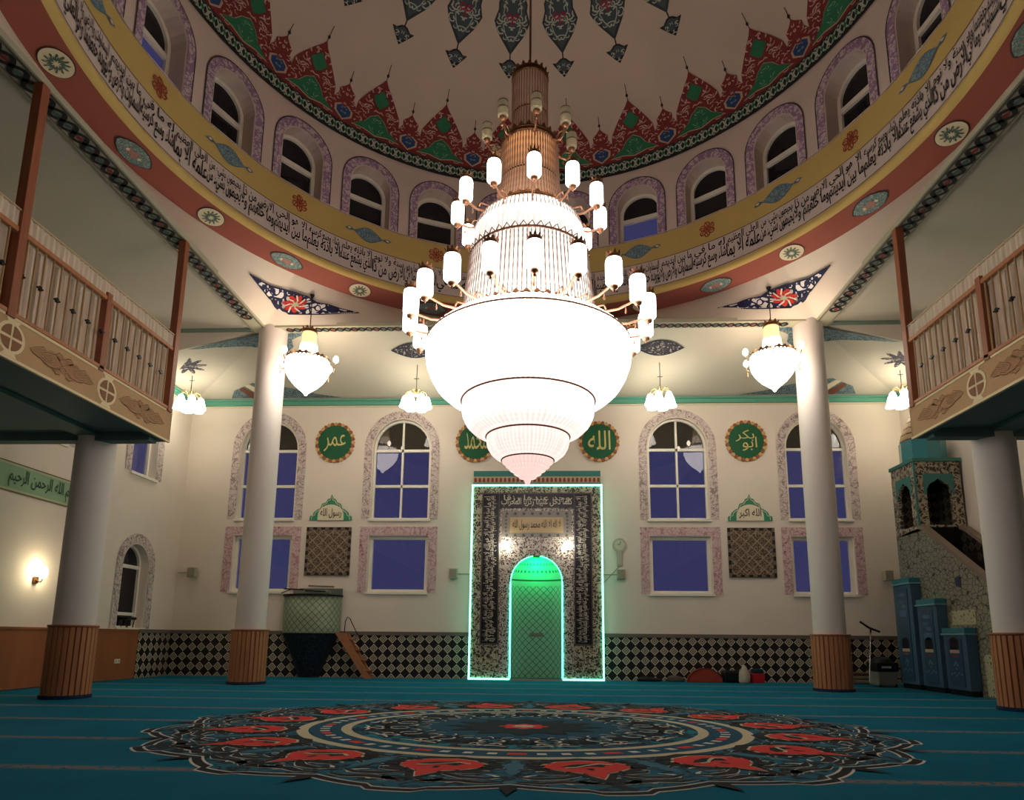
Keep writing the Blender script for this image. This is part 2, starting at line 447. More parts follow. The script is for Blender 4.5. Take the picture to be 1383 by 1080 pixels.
def window(idx, fn, cx, hw, z0, zs, zt, label, band=.21, arched=True, trans=(), mull=True, depth=.14, low=None, top=None, bandm=None, sash=.055, split=None, step=None, sill=True, low_band=False, group=None, line=False):
    low = low or PANE; top = top or DPANE
    root = thing('window_%d' % idx, label, 'window', kind=S, group=group)
    shape = lambda g: (arch(cx, hw-g, z0+g, zs, zt-g) if arched else rect(cx-hw+g, cx+hw-g, z0+g, zt-g))
    # painted border round the opening
    if band:
        mb = MB()
        if arched: out = arch(cx, hw+band, z0, zs, zt+band, 20); inn = arch(cx, hw+.02, z0+.001, zs, zt+.02, 20)
        else: out = rect(cx-hw-band, cx+hw+band, z0-.001, zt+band); inn = rect(cx-hw-.02, cx+hw+.02, z0, zt+.02)
        o2 = [out[1]]+out[2:]+[out[0]]; i2 = [inn[1]]+inn[2:]+[inn[0]]; n = len(o2)
        if arched:
            o2 = out[1:]+[out[0]]; i2 = inn[1:]+[inn[0]]; n = len(o2)
            mb.add([fn(p[0], p[1], -.012) for p in o2]+[fn(p[0], p[1], -.012) for p in i2], [(i, i+1, n+i+1, n+i) for i in range(n-1)], 0, uv=[(p[0], p[1]) for p in o2+i2])
        else:
            b = band
            for (a, c, d, e) in ((cx-hw-b, cx-hw-.02, z0, zt+b), (cx+hw+.02, cx+hw+b, z0, zt+b), (cx-hw-.02, cx+hw+.02, zt+.02, zt+b)):
                r = rect(a, c, d, e); mb.add([fn(p[0], p[1], -.012) for p in r], [(0, 1, 2, 3)], 0, uv=r)
        if line:
            ribbon(mb, o2, .022, lambda u, v: fn(u, v, -.018), 1)
        mb.build('window_border', [bandm or BANDM, DKLINE], root)
    # sash
    mb = MB()
    def ringm(g0, g1, d0, d1):
        a = shape(g0); b = shape(g1); n = len(a)
        for d in (d0, d1): mb.add([fn(*p, d) for p in a]+[fn(*p, d) for p in b], [(i, (i+1) % n, n+(i+1) % n, n+i) for i in range(n)])
        mb.add([fn(*p, d0) for p in b]+[fn(*p, d1) for p in b], [(i, (i+1) % n, n+(i+1) % n, n+i) for i in range(n)])
    ringm(0, sash, depth-.04, depth+.06)
    def bar(u0, u1, v0, v1):
        r = rect(u0, u1, v0, v1); mb.prism(r, fn, depth-.03, depth+.05)
    if mull: bar(cx-sash*.45, cx+sash*.45, z0+sash*.5, zt-sash*.5)
    for tz, tw in trans:
        h = hw-sash*.5
        if arched and tz > zs: h = hw*math.sqrt(max(0, 1-((tz-zs)/(zt-zs))**2))-.01
        bar(cx-h, cx+h, tz-tw/2, tz+tw/2)
    mb.build('window_frame', WHITE, root)
    g = sash*.6
    full = shape(g)
    if split:
        lo = [(cx-hw+g, z0+g), (cx+hw-g, z0+g), (cx+hw-g, split), (cx-hw+g, split)]
        hh = hw-g; hz = zt-g-zs
        if arched and split > zs:
            a0 = math.degrees(math.asin(min(1, (split-zs)/hz))); up = arc_pts(cx, zs, hh, hz, a0, 180-a0, 16)
            lo = [(cx-hh, z0+g), (cx+hh, z0+g)]+arc_pts(cx, zs, hh, hz, 0, a0, 4)+arc_pts(cx, zs, hh, hz, 180-a0, 180, 4)
        else: up = [(cx-hh, split), (cx+hh, split)]+arc_pts(cx, zs, hh, hz, 0, 180, 16)
        MB().flat(up, lambda u, v: fn(u, v, depth+.02), 0, step).build('lunette_pane', top, root)
        MB().flat(lo, lambda u, v: fn(u, v, depth+.02), 0, step).build('window_pane', low, root)
    else: MB().flat(full, lambda u, v: fn(u, v, depth+.02), 0, step).build('window_pane', low, root)
    if sill:
        mb = MB(); mb.prism(rect(cx-hw-.04, cx+hw+.04, z0-.05, z0+.012), fn, -.05, depth+.02); mb.build('window_sill', WHITE, root)
    return root

# ---- floor: wall to wall carpet
m = M('teal_carpet', (0, 84, 112), .95, spec=.1); x, y, z = m.co()
yy = (y-4.9)/1.36; d = (yy-(yy+.5).fl()).ab()*1.36
nz = m.noise(16, 3); nb = m.noise(1.3, 3); fine = m.noise(90, 2)
line_f = d.lt(.055)._m('MULTIPLY', nz.gt(.42)); thin = d.gt(.075)._m('MULTIPLY', d.lt(.085))
c = m.mix(nb, (0, 92, 120), (4, 116, 142)); c = m.mix(fine*.3, c, (0, 68, 96)); c = m.mix(line_f*.75, c, (128, 112, 104)); c = m.mix(thin*.45, c, (110, 130, 140))
m.base(c); m.bump(fine, .4, .004)
floor = MB().flat(rect(-9.4, 9.4, -3.3, 16.2), lambda u, v: Vector((u, v, 0))).build('floor', m.m)
tag(floor, 'teal wall to wall carpet floor with faint prayer row stripes', 'floor', kind=S)

# ---- woven medallion of the carpet
def medallion():
    A, B, CY = 3.9, 3.08, 7.38
    def F(h): return lambda u, v: Vector((A*v*sn(u), CY+B*v*cs(u), h))      # u = angle in degrees, v = fraction of the radius
    mb = MB(); TE, BK, WH, RD_, CR, DT, MU = 0, 1, 2, 3, 4, 5, 6
    def edge(a): 
        k = (a % 22.5)/22.5; return .93+.05*abs(math.sin(PI*k))+(.02 if abs(k-.5) < .12 else 0)
    n = 320
    for (g, mi, h) in ((.010, 2, .002), (.004, 1, .0035), (-.016, 2, .005), (-.022, 0, .0065)):
        mb.add([F(h)(0, 0)]+[F(h)(360*i/n, edge(360*i/n)+g) for i in range(n)], [(0, 1+i, 1+(i+1) % n) for i in range(n)], mi, uv=[(0, 0)]+[(A*edge(360*i/n)*sn(360*i/n), B*edge(360*i/n)*cs(360*i/n)) for i in range(n)])
    def disk(r, mi, h): mb.add([F(h)(0, 0)]+[F(h)(360*i/120, r) for i in range(120)], [(0, 1+i, 1+(i+1) % 120) for i in range(120)], mi, uv=[(0, 0)]+[(A*r*sn(3*i), B*r*cs(3*i)) for i in range(120)])
    disk(.615, CR, .008); disk(.585, DT, .0095); disk(.50, CR, .011); disk(.472, 7, .0125)
    # beads between the two rings
    for i in range(64):
        a = 360*i/64; q = 1.1 if i % 4 else 2.2
        mb.add([F(.011)(a-q, .53), F(.011)(a+q, .53), F(.011)(a+q, .555), F(.011)(a-q, .555)], [(0, 1, 2, 3)], RD_ if i % 4 == 0 else WH)
    for kk in range(16):
        sec = [(22.5*kk+.5, .25), (22.5*kk+22, .25), (22.5*kk+22, .46), (22.5*kk+.5, .46)]
        strokes(mb, sec, 8, .075, .016, F(.0165), BK, 31, (), 22.5*kk+11.25, 150.0); strokes(mb, sec, 6, .06, .009, F(.018), WH, 77, (), 22.5*kk+11.25, 150.0)
        sec = [(22.5*kk+.3, .63), (22.5*kk+22.2, .63), (22.5*kk+22.2, .92), (22.5*kk+.3, .92)]
        strokes(mb, sec, 9, .05, .009, F(.0086), WH, 51, (), 22.5*kk+11.25, 100.0)
    # rose in the middle
    for rr, k, mi, h in ((.40, 16, BK, .014), (.37, 16, DT, .0155), (.22, 12, BK, .017), (.2, 12, 0, .0185), (.07, 8, RD_, .02), (.035, 8, CR, .0215)):
        P = [(360*i/(k*8), rr*(.86+.14*math.cos(2*PI*i/8))) for i in range(k*8)]
        mb.add([F(h)(0, 0)]+[F(h)(*p) for p in P], [(0, 1+i, 1+(i+1) % len(P)) for i in range(len(P))], mi)
    for s in range(16):
        a0 = 11.25+22.5*s; f1, f2, f3 = F(.009), F(.0105), F(.012)
        def P(du, v): return (a0+du, v)
        # flower: dark cloak, pale outline, red body
        red = [P(-.5, .645), P(4, .66), P(6.6, .70), P(6.2, .745), P(3.6, .78), P(1.8, .80), P(.2, .865), P(-1.6, .80), P(-3.8, .78), P(-6.4, .745), P(-6.6, .70), P(-4, .66)]
        def grow(pl, k): 
            cx = sum(p[0] for p in pl)/len(pl); cy = sum(p[1] for p in pl)/len(pl); return [(cx+(p[0]-cx)*k, cy+(p[1]-cy)*k) for p in pl]
        mb.flat(grow(red, 1.42), f1, BK, 1.5); mb.flat(grow(red, 1.07), f2, CR, 1.5); mb.flat(red, f3, RD_, 1.5)
        f4, f5 = F(.0135), F(.015)
        mb.flat([P(-3.6, .70), P(-.8, .685), P(2.2, .70), P(4.2, .725), P(1.4, .735), P(-.6, .72), P(-2.4, .735)], f4, BK, 1.5)
        ribbon(mb, [P(-4.4, .71), P(-2.4, .695), P(-.2, .712), P(1.8, .735), P(3.6, .74)], .01, lambda u, v: f5(u, v), CR)
        mb.flat([P(-.5, .745), P(.6, .745), P(.3, .77), P(-.3, .77)], f4, BK)
        # scrolls between the flowers: black bodies with pale outline
        for sg in (-1, 1):
            b0 = a0+11.25
            def Q(pts): return [(b0+sg*p[0]*1.35, p[1]) for p in pts]
            for pts, wd in ((spiral(2.9, .70, .9, 0, 0), 0),):
                pass
            curves = [[(.4, .66), (2.2, .655), (4.4, .67), (4.8, .70), (3.0, .715), (2.0, .70)],
                      [(.6, .76), (2.0, .735), (4.6, .745), (5.9, .775), (5.2, .805), (3.2, .80), (2.6, .782)],
                      [(.3, .84), (2.2, .86), (4.6, .85), (6.2, .825), (7.6, .80)],
                      [(.5, .895), (2.4, .905), (4.4, .89), (6.6, .90), (8.0, .925)],
                      [(6.8, .87), (5.6, .885), (6.6, .905), (8.0, .89)]]
            for j, cv in enumerate(curves):
                q = []
                for i in range(len(cv)-1):
                    for k in range(4):
                        t = k/4; q.append((cv[i][0]*(1-t)+cv[i+1][0]*t, cv[i][1]*(1-t)+cv[i+1][1]*t))
                q.append(cv[-1]); q = Q(q)
                def st(pts, wv):
                    L, R = [], []; n_ = len(pts)
                    for i, p in enumerate(pts):
                        a = pts[max(i-1, 0)]; b = pts[min(i+1, n_-1)]; dx = (b[0]-a[0])*.05; dy = b[1]-a[1]; l = math.hypot(dx, dy) or 1
                        ww = wv*(.3+.7*math.sin(PI*(i+.3)/(n_-.4))); L.append((p[0]-dy/l*ww/.05/2, p[1]+dx/l*ww/2)); R.append((p[0]+dy/l*ww/.05/2, p[1]-dx/l*ww/2))
                    k = len(L); V = L+R; return V, [(i, i+1, k+i+1, k+i) for i in range(k-1)]
                for wv, mi, ff in ((.034, WH, f1), (.026, BK, f2)):
                    V, Fc = st(q, wv); mb.add([ff(*p) for p in V], Fc, mi)
        b0 = a0+11.25
        mb.flat([(b0-1.6, .70), (b0, .64), (b0+1.6, .70), (b0+1.1, .78), (b0, .83), (b0-1.1, .78)], f1, MU, 1.5)
        mb.flat([(b0-1.0, .95), (b0, .93), (b0+1.0, .95), (b0+.4, .985), (b0, 1.02), (b0-.4, .985)], f2, BK)
    teal = mat('medallion_teal_wool', (4, 88, 112), .95); 
    arab1 = scroll('medallion_dark_arabesque_wool', (10, 96, 122), (20, 38, 50), 2.6, .05, (70, 120, 134), rough=.95, w2=.12)
    arab2 = scroll('medallion_core_wool', (14, 116, 134), (20, 56, 76), 2.6, .08, (80, 140, 142), rough=.95, w2=.14)
    o = mb.build('carpet_medallion', [arab1, mat('black_wool', (24, 26, 32), .95), mat('white_wool', (206, 206, 198), .95), mat('red_wool', (204, 56, 54), .95), mat('cream_wool', (190, 184, 156), .95), mat('deep_teal_wool', (8, 72, 98), .95), mat('mauve_wool', (60, 110, 132), .95), arab2], floor)
    for i, (xa, xb) in enumerate(((-4.9, -4.15), (4.15, 4.9))):
        pass
    return o
medallion()

# ---- walls
holes = []
WX = (-6.87, -3.44, 3.5, 6.9)
for cx in WX:
    holes.append(arch(cx, .74, 3.86, 5.71, 6.47)); holes.append(rect(cx-.74, cx+.74, 2.04, 3.44))
mb = MB(); wall_mesh(mb, rect(-9, 9, 0, 7.15), holes, BW, .2)
wb = mb.build('wall_back', WALL); tag(wb, 'cream plaster wall behind the prayer niche', 'wall', kind=S)
wn = 0
names = ['leftmost', 'second from the left', 'third from the left', 'rightmost']
beh = ['half hidden behind the far left column', 'between a green roundel and the mihrab, left side', 'just right of the mihrab and wall clock', 'half hidden behind the far right column']
for i, cx in enumerate(WX):
    wn += 1
    window(wn, BW, cx, .74, 3.86, 5.71, 6.47, 'tall arched window with blue night panes, %s' % beh[i], band=.22, trans=((5.66, .07), (4.73, .07)), split=5.66)
    wn += 1
    window(wn, BW, cx, .74, 2.04, 3.44, 3.44, 'low square window with one blue pane and pink border, %s of four' % names[i], band=.23, arched=False, mull=False, bandm=BANDP, sash=.08)
LWIN = [(14.23, .45, 4.55, 6.2, 6.62), (11.3, .45, 4.55, 6.2, 6.62)]
LLOW = (14.33, .46, 1.10, 2.5, 2.98)
mb = MB(); wall_mesh(mb, [(-3.0, 0), (15.97, 0), (15.97, 7.15), (13.4, 7.9), (-3.0, 7.9)], [arch(*a) for a in LWIN]+[arch(*LLOW)], LW, .3)
wl = mb.build('wall_left', WALL); tag(wl, 'left side wall with green script band and orange wood dado', 'wall', kind=S)
mb = MB(); wall_mesh(mb, [(-3.0, 0), (15.97, 0), (15.97, 7.15), (13.4, 7.9), (-3.0, 7.9)], [arch(11.45, .46, 1.4, 3.1, 3.6)], RW, .3)
wr = mb.build('wall_right', WALL); tag(wr, 'right side wall behind the pulpit staircase', 'wall', kind=S)
mb = MB(); mb.quad((-9, -3, 0), (9, -3, 0), (9, -3, 7.9), (-9, -3, 7.9)); o = mb.build('wall_rear', WALL); tag(o, 'rear wall behind the viewer', 'wall', kind=S)
wn += 1; window(wn, LW, 14.23, .45, 4.55, 6.2, 6.62, 'upper window of the left side wall, seen under the balcony end', band=.23, trans=((5.66, .07),), split=5.66, mull=False, depth=.22)
wn += 1; window(wn, LW, 11.3, .45, 4.55, 6.2, 6.62, 'upper side window mostly hidden by the left balcony floor', band=.23, trans=((5.66, .07),), split=5.66, mull=False, depth=.22)
wn += 1; window(wn, LW, LLOW[0], LLOW[1], *LLOW[2:], 'narrow arched window low on the left wall, above the wooden dado', band=.24, trans=((2.48, .08), (1.42, .07)), split=2.48, mull=False, depth=.22, low=NPANE, top=NPANE)
wn += 1; window(wn, RW, 11.45, .46, 1.4, 3.1, 3.6, 'arched window at the right edge beyond the near right column', band=.24, trans=((3.05, .07),), split=3.05, mull=False, depth=.22)

# ---- dado
TILEX = diamonds('black_and_grey_diamond_tiles', (34, 30, 32), (112, 102, 90), (206, 198, 174), axis=0, lw=.055, ww=(.36, .395))
TILEY = diamonds('black_and_grey_diamond_tiles_side', (34, 30, 32), (112, 102, 90), (206, 198, 174), axis=1, lw=.055, ww=(.36, .395))
TRIMG = mat('grey_tile_border', (112, 100, 92), .4)
def trim(n, mb, mats, label, cat='trim'): return tag(mb.build('trim_%d' % n, mats), label, cat, kind=S)
mb = MB(); mb.box(-8.98, 8.98, 15.92, 15.96, 0, 1.0, 0); mb.box(-8.99, 8.99, 15.9, 15.965, 1.0, 1.09, 1)
trim(1, mb, [TILEX, TRIMG], 'diamond patterned tile dado along the back wall', 'tile dado')
mb = MB(); mb.box(-8.99, -8.95, 14.62, 15.91, 0, 1.0, 0); mb.box(-8.99, -8.93, 14.62, 15.9, 1.0, 1.09, 1)
trim(2, mb, [TILEY, TRIMG], 'short diamond tile dado turning onto the left side wall', 'tile dado')
WD = wood('orange_dado_wood', (168, 104, 68), (140, 80, 50), 2, 1.2)
mb = MB(); mb.box(-8.99, -8.95, -2.9, 14.61, .02, 1.04, 0); mb.box(-8.99, -8.93, -2.9, 14.61, 1.04, 1.08, 0)
trim(3, mb, WD, 'orange wooden dado panel along the left wall', 'wood dado')
mb = MB(); mb.box(8.95, 8.99, -2.9, 15.9, .02, 1.04, 0)
trim(4, mb, WD, 'orange wooden dado panel along the right wall', 'wood dado')

# ---- cornices and beams
mb = MB()
for (z0, z1, d, mi) in ((6.80, 6.83, .03, 1), (6.83, 6.93, .10, 0), (6.93, 6.97, .15, 0)):
    mb.box(-8.99, 8.99, 15.96-d, 15.965, z0, z1, mi); mb.box(-8.99, -8.99+d, 13.42, 15.8, z0, z1, mi); mb.box(8.99-d, 8.99, 13.42, 15.8, z0, z1, mi)
trim(5, mb, [CORN, CREAM], 'green painted cornice under the back ceiling', 'cornice')
BEAMM = plaster('beam_plaster', (176, 172, 150))
mb = MB()
for s in (-1, 1):
    a, b = sorted((s*5.93, s*6.3)); mb.box(a, b, 3.0, 13.42, 7.62, 7.71, 0)
mb.box(-5.93, 5.93, 13.15, 13.42, 7.62, 7.71, 0); mb.box(-5.93, 5.93, 2.85, 3.1, 7.62, 7.71, 0)
beam = trim(6, mb, [BEAMM], 'painted beams framing the square under the dome', 'beam')
# braided frieze painted below the beams
mb = MB()
def frieze(fn, L0, L1, c, w, per, n=10, ph=0, red=1):
    k = int((L1-L0)/per)
    for q in (0, 1):
        pts = [(L0+per*i/n, c+w*math.sin(2*PI*i/n+PI*q)*.5) for i in range(k*n+1)]
        ribbon(mb, pts, w*.30, fn, 0)
    for i in range(k*2):
        u = L0+per*(i+.5)/2; mb.add([fn(u-.07, c), fn(u, c-w*.2), fn(u+.07, c), fn(u, c+w*.2)], [(0, 1, 2, 3)], 1 if i % 3 == 0 else 2)
for s in (-1, 1):
    f = lambda u, v, s=s: Vector((s*v, u, 7.61))
    frieze(f, 3.1, 13.1, 6.12, .20, .42)
    f2 = lambda u, v, s=s: Vector((s*v, u, 7.612))
    for v in (5.965, 5.985, 6.26): ribbon(mb, [(3.0, v), (13.4, v)], .012, f2, 3)
frieze(lambda u, v: Vector((u, v, 7.61)), -5.5, 5.5, 13.28, .15, .32)
mb.build('painted_frieze', [mat('frieze_black', (36, 34, 36)), mat('frieze_red', (140, 50, 44)), mat('frieze_teal', (80, 110, 104)), DKLINE], beam)
mb = MB()
for s in (-1, 1):
    a, b = sorted((s*6.3, s*8.99)); mb.box(a, b, 13.3, 13.42, 7.64, 7.74, 0)
trim(7, mb, mat('grey_green_moulding', (120, 142, 128)), 'grey green moulding crossing the side gallery ceilings', 'moulding')

# ---- ceilings
mb = MB()
mb.quad((-9, -3, 7.69), (9, -3, 7.69), (9, 2.86, 7.69), (-9, 2.86, 7.69), 0)
for s in (-1, 1):
    mb.quad((s*6.28, 2.86, 7.69), (s*9, 2.86, 7.69), (s*9, 13.4, 7.69), (s*6.28, 13.4, 7.69), 1)
    mb.add([(s*6.0, 13.4, 7.7), (s*9, 15.97, 6.97), (s*9, 13.4, 6.97)], [(0, 1, 2)], 1)
    mb.add([(s*6.0, 13.4, 7.69), (s*9, 13.4, 7.69), (s*9, 13.4, 6.97), (s*6.0, 13.4, 7.7)], [(0, 1, 2, 3)], 0)
mb.quad((-6.0, 13.4, 7.7), (6.0, 13.4, 7.7), (9, 15.97, 6.97), (-9, 15.97, 6.97), 1)
ceil = mb.build('ceiling', [CEIL, OFFW]); tag(ceil, 'plaster ceiling with painted ornaments round the central dome', 'ceiling', kind=S)
BKC = lambda u, v, off=.012: Vector((u, v, 7.7-(v-13.4)*(.73/2.57)-off))
# spandrels between the square of beams and the round drum
mb = MB(); n = 960; vs = []
for i in range(n):
    a = 360*i/n; dx, dy = sn(a), cs(a); k = min(5.93/abs(dx) if abs(dx) > 1e-6 else 99, 5.02/abs(dy) if abs(dy) > 1e-6 else 99)
    vs.append((dx*k, YC+dy*k, 7.66)); vs.append((6.62*dx, YC+6.62*dy, 8.44))
mb.add(vs, [(2*i, 2*i+1, (2*i+3) % (2*n), (2*i+2) % (2*n)) for i in range(n)], 0, True)
mb.build('pendentive', CEIL, ceil)
def pend(off=.012):
    """the ruled pendentive surface: azimuth in degrees, s = 0 at the drum and 1 at the beams"""
    def f(a, s_):
        dx, dy = sn(a), cs(a); k = min(5.93/abs(dx) if abs(dx) > 1e-6 else 99, 5.02/abs(dy) if abs(dy) > 1e-6 else 99); l = 6.62+(k-6.62)*s_
        return Vector((dx*(l-off*.5), YC+dy*(l-off*.5), 8.44+(7.66-8.44)*s_-off))
    return f
# drum
mb = MB()
mb.lathe([(6.62, 8.44), (6.14, 8.56)], 192, (0, YC, 0), 0); mb.lathe([(6.14, 8.56), (6.03, 8.60), (RD, 8.69)], 192, (0, YC, 0), 1)
mb.lathe([(RD, 8.69), (RD, 9.33)], 192, (0, YC, 0), 2); mb.lathe([(RD, 9.33), (RD, 9.93)], 192, (0, YC, 0), 1)
for i in range(24):
    c = (7.5+15*i)*PI/180*RD; h = 7.5*PI/180*RD
    wall_mesh(mb, rect(c-h, c+h, 9.93, 11.80), [arch(c, .46, 9.96, 10.85, 11.31, 12)], DW, .42, 3, .12)
ring = [(R_, Z_) for R_, Z_ in ((8.7, 0),)]
for v in (8.695, 9.33):
    ribbon(mb, [(RD*2*PI*i/240, v) for i in range(240)], .012, drum(.012), 4, closed=False)
ribbon(mb, [(RD*2*PI*i/240, 9.935) for i in range(241)], .01, drum(.012), 4)
dr = mb.build('drum', [RED, YEL, PINK, DRUMW, DKLINE], ceil)
# calligraphy round the drum
AYAH = 'الله لا اله الا هو الحي القيوم لا تأخذه سنة ولا نوم له ما في السماوات وما في الارض من ذا الذي يشفع عنده الا باذنه يعلم ما بين ايديهم وما خلفهم ولا يحيطون بشيء من علمه الا بما شاء وسع كرسيه السماوات والارض ولا يؤوده حفظهما وهو العلي العظيم'
WORDS = AYAH.split(' ')
mb = MB()
groups = [WORDS[i:i+3] for i in range(0, len(WORDS), 3)]*3
ng = len(groups); per = 2*PI*RD/ng; u = -PI*RD*.0+per*.0
for i, g in enumerate(groups):
    uc = 2*PI*RD*(.36)-per*i         # reading runs right to left
    text_on(mb, arab(' '.join(g)), uc-per*.5, uc+per*.49, 8.74, 9.13, drum(.014), 0, bold=.018)
    g2 = groups[(i*5+7) % ng]
    text_on(mb, arab(' '.join(g2)), uc-per*.46, uc+per*.46, 9.03, 9.30, drum(.016), 0, bold=.012)
mb.build('drum_calligraphy', mat('ink_black_paint', (34, 28, 32), .7), dr)
# painted rosettes and cartouches of the drum and the soffit
mb = MB()
SQB = scroll('grey_blue_cartouche_paint', (138, 160, 166), (92, 118, 132), 14, .08)
for i in range(24):
    a = 7.5+15*i; u = a*PI/180*RD
    f1, f2, f3 = drum(.012), drum(.018), drum(.024)
    if i % 2 == 0:
        k = 1 if a in (7.5,) else 1
    fish = (i % 2 == 1) if a < 180 else (i % 2 == 1)
    # the order mirrors the photograph: fish shaped cartouche at 22.5, flower at 37.5
    if fish:
        W, H = .36, .17
        up = [(u-W+2*W*t/12, 9.64+H*math.sin(PI*t/12)**1.3) for t in range(13)]; dn = [(u+W-2*W*t/12, 9.64-H*math.sin(PI*t/12)**1.3) for t in range(1, 12)]
        mb.flat(up+dn, f1, 2, .15)
        up2 = [(u+(p[0]-u)*.93, 9.64+(p[1]-9.64)*.86) for p in up+dn]; mb.flat(up2, f2, 1, .15)
        for sg in (-1, 1):
            mb.flat([(u+sg*.34, 9.66), (u+sg*.44, 9.70), (u+sg*.54, 9.64+sg*.02), (u+sg*.44, 9.60), (u+sg*.34, 9.63)], f1, 2)
            mb.flat([(u+sg*.40, 9.66), (u+sg*.44, 9.675), (u+sg*.49, 9.645), (u+sg*.44, 9.625)], f2, 5)
    else:
        for j in range(6):
            t = 60*j+30; cx, cy = u+.115*cs(t), 9.64+.115*sn(t)
            ribbon(mb, ell(cx, cy, .055, .055, 10), .022, f1, 3, closed=True)
            ribbon(mb, [(u+.05*cs(t-20), 9.64+.05*sn(t-20)), (cx, cy), (u+.18*cs(t+14), 9.64+.18*sn(t+14))], .022, f2, 3)
        mb.flat(rosette(u, 9.64, .06, 6), f2, 3)
    # soffit medallions
    us = a*PI/180*6.37; g1, g2, g3, g4 = soffit(.012), soffit(.018), soffit(.024), soffit(.03)
    if fish:
        mb.flat(ell(us, 6.375, .25, .205), g1, 6, .15); mb.flat(ell(us, 6.375, .235, .19), g2, 4, .15)
        mb.flat(rosette(us, 6.375, .165, 12, .22), g3, 7); mb.flat(rosette(us, 6.375, .06, 8, .3), g4, 4)
        for j in range(12): ribbon(mb, [(us+.09*cs(30*j), 6.375+.09*sn(30*j)), (us+.17*cs(30*j+12), 6.375+.17*sn(30*j+12))], .006, g4, 4)
    else:
        W = .36
        out = [(us-W, 6.40), (us-W*.8, 6.47), (us-W*.45, 6.54), (us, 6.565), (us+W*.45, 6.54), (us+W*.8, 6.47), (us+W, 6.40), (us+W, 6.35), (us+W*.8, 6.28), (us+W*.45, 6.21), (us, 6.185), (us-W*.45, 6.21), (us-W*.8, 6.28), (us-W, 6.35)]
        sh = lambda k: [(us+(p[0]-us)*k, 6.375+(p[1]-6.375)*k) for p in out]
        mb.flat(sh(1), g1, 6, .15); mb.flat(sh(.92), g2, 8, .15); mb.flat(rosette(us, 6.375, .085, 5, .3, sx=1.9), g3, 9)
        for t in (-.12, .12): mb.flat(rosette(us+t, 6.375, .035, 5), g4, 4)
mb.build('painted_medallion', [RED, SQB, mat('slate_blue_paint', (96, 122, 134)), mat('brick_red_paint', (158, 66, 50)), mat('pale_medallion_paint', (216, 206, 176)), CREAM, DKLINE, mat('green_grey_paint', (84, 104, 92)), scroll('teal_cartouche_paint', (150, 166, 156), (100, 124, 124), 16, .10), mat('rose_paint', (170, 120, 112))], ceil)
# drum windows
pl = {1: 'with a bright blue lower pane'}
for i in range(24):
    a = (7.5+15*i); a = a-360 if a > 180 else a
    cx = (7.5+15*i)*PI/180*RD; wn += 1
    blue = a in (22.5, -97.5, -82.5)
    vis = abs(a) < 100
    side = 'right' if a > 0 else 'left'; num = int(abs(a)/15)+1
    ords = ['first', 'second', 'third', 'fourth', 'fifth', 'sixth', 'seventh', 'eighth', 'ninth', 'tenth', 'eleventh', 'twelfth']
    window(wn, DW, cx, .46, 9.96, 10.85, 11.31, 'small arched dome window, %s to the %s of the chandelier rod%s' % (ords[num-1], side, ', lower pane blue' if blue else ''), band=.20, mull=False, trans=((10.68, .10),), split=10.68, depth=.36, top=NPANE, low=PANE if blue else NPANE, bandm=DBAND, sash=.07, step=.2, sill=False, line=True, group='arched windows of the dome drum')

# dome and its painting
mb = MB(); prof = [(6.05*cs(t), 11.74+3.05*sn(t)) for t in range(0, 88, 4)]+[(.02, 14.79)]
mb.lathe(prof, 144, (0, YC, 0), 0)
dm = mb.build('dome', DOMEW, ceil)
REDSQ = plaster('flame_red_paint', (132, 58, 58), .08)
GRNSQ = plaster('flame_green_paint', (54, 122, 88), .08)
BAND = mat('braid_ground_paint', (30, 40, 38), .7)
SLATE = mat('pendant_slate_paint', (70, 82, 88), .7)
mb = MB(); D = lambda o: dome(o)
UV = 6.05*PI/180     # degrees to metres for the paint texture
def dflat(pts, off, mi, step=(2.0, 3.0)): mb.flat(pts, D(off), mi, step, sc=UV)
# continuous braid and red ground
for (t0, t1, mi, off) in ((-.35, .35, 5, .02), (.35, 5.3, 1, .02), (5.2, 5.6, 5, .03), (5.6, 11.2, 0, .02)):
    ribbon_pts = []
    mb.add([D(off)(1.5*i, t) for t in (t0, (t0+t1)/2, t1) for i in range(241)], [(j*241+i, j*241+i+1, (j+1)*241+i+1, (j+1)*241+i) for j in range(2) for i in range(240)], mi, uv=[(1.5*i*UV, t*UV) for t in (t0, (t0+t1)/2, t1) for i in range(241)])
for q in (0, 1):
    ribbon(mb, [(360*i/1152, 2.9+1.7*math.sin(2*PI*i/8+PI*q)) for i in range(1153)], .42, D(.03), 11)
for i in range(144):
    c0 = 2.5*i+1.25; mb.add([D(.034)(c0-.42, 2.9), D(.034)(c0, 1.7), D(.034)(c0+.42, 2.9), D(.034)(c0, 4.1)], [(0, 1, 2, 3)], 2)
    for t0 in (1.0, 4.8): mb.add([D(.034)(c0-.9, t0), D(.034)(c0-1.25, t0-.35), D(.034)(c0-1.6, t0), D(.034)(c0-1.25, t0+.35)], [(0, 1, 2, 3)], 11)
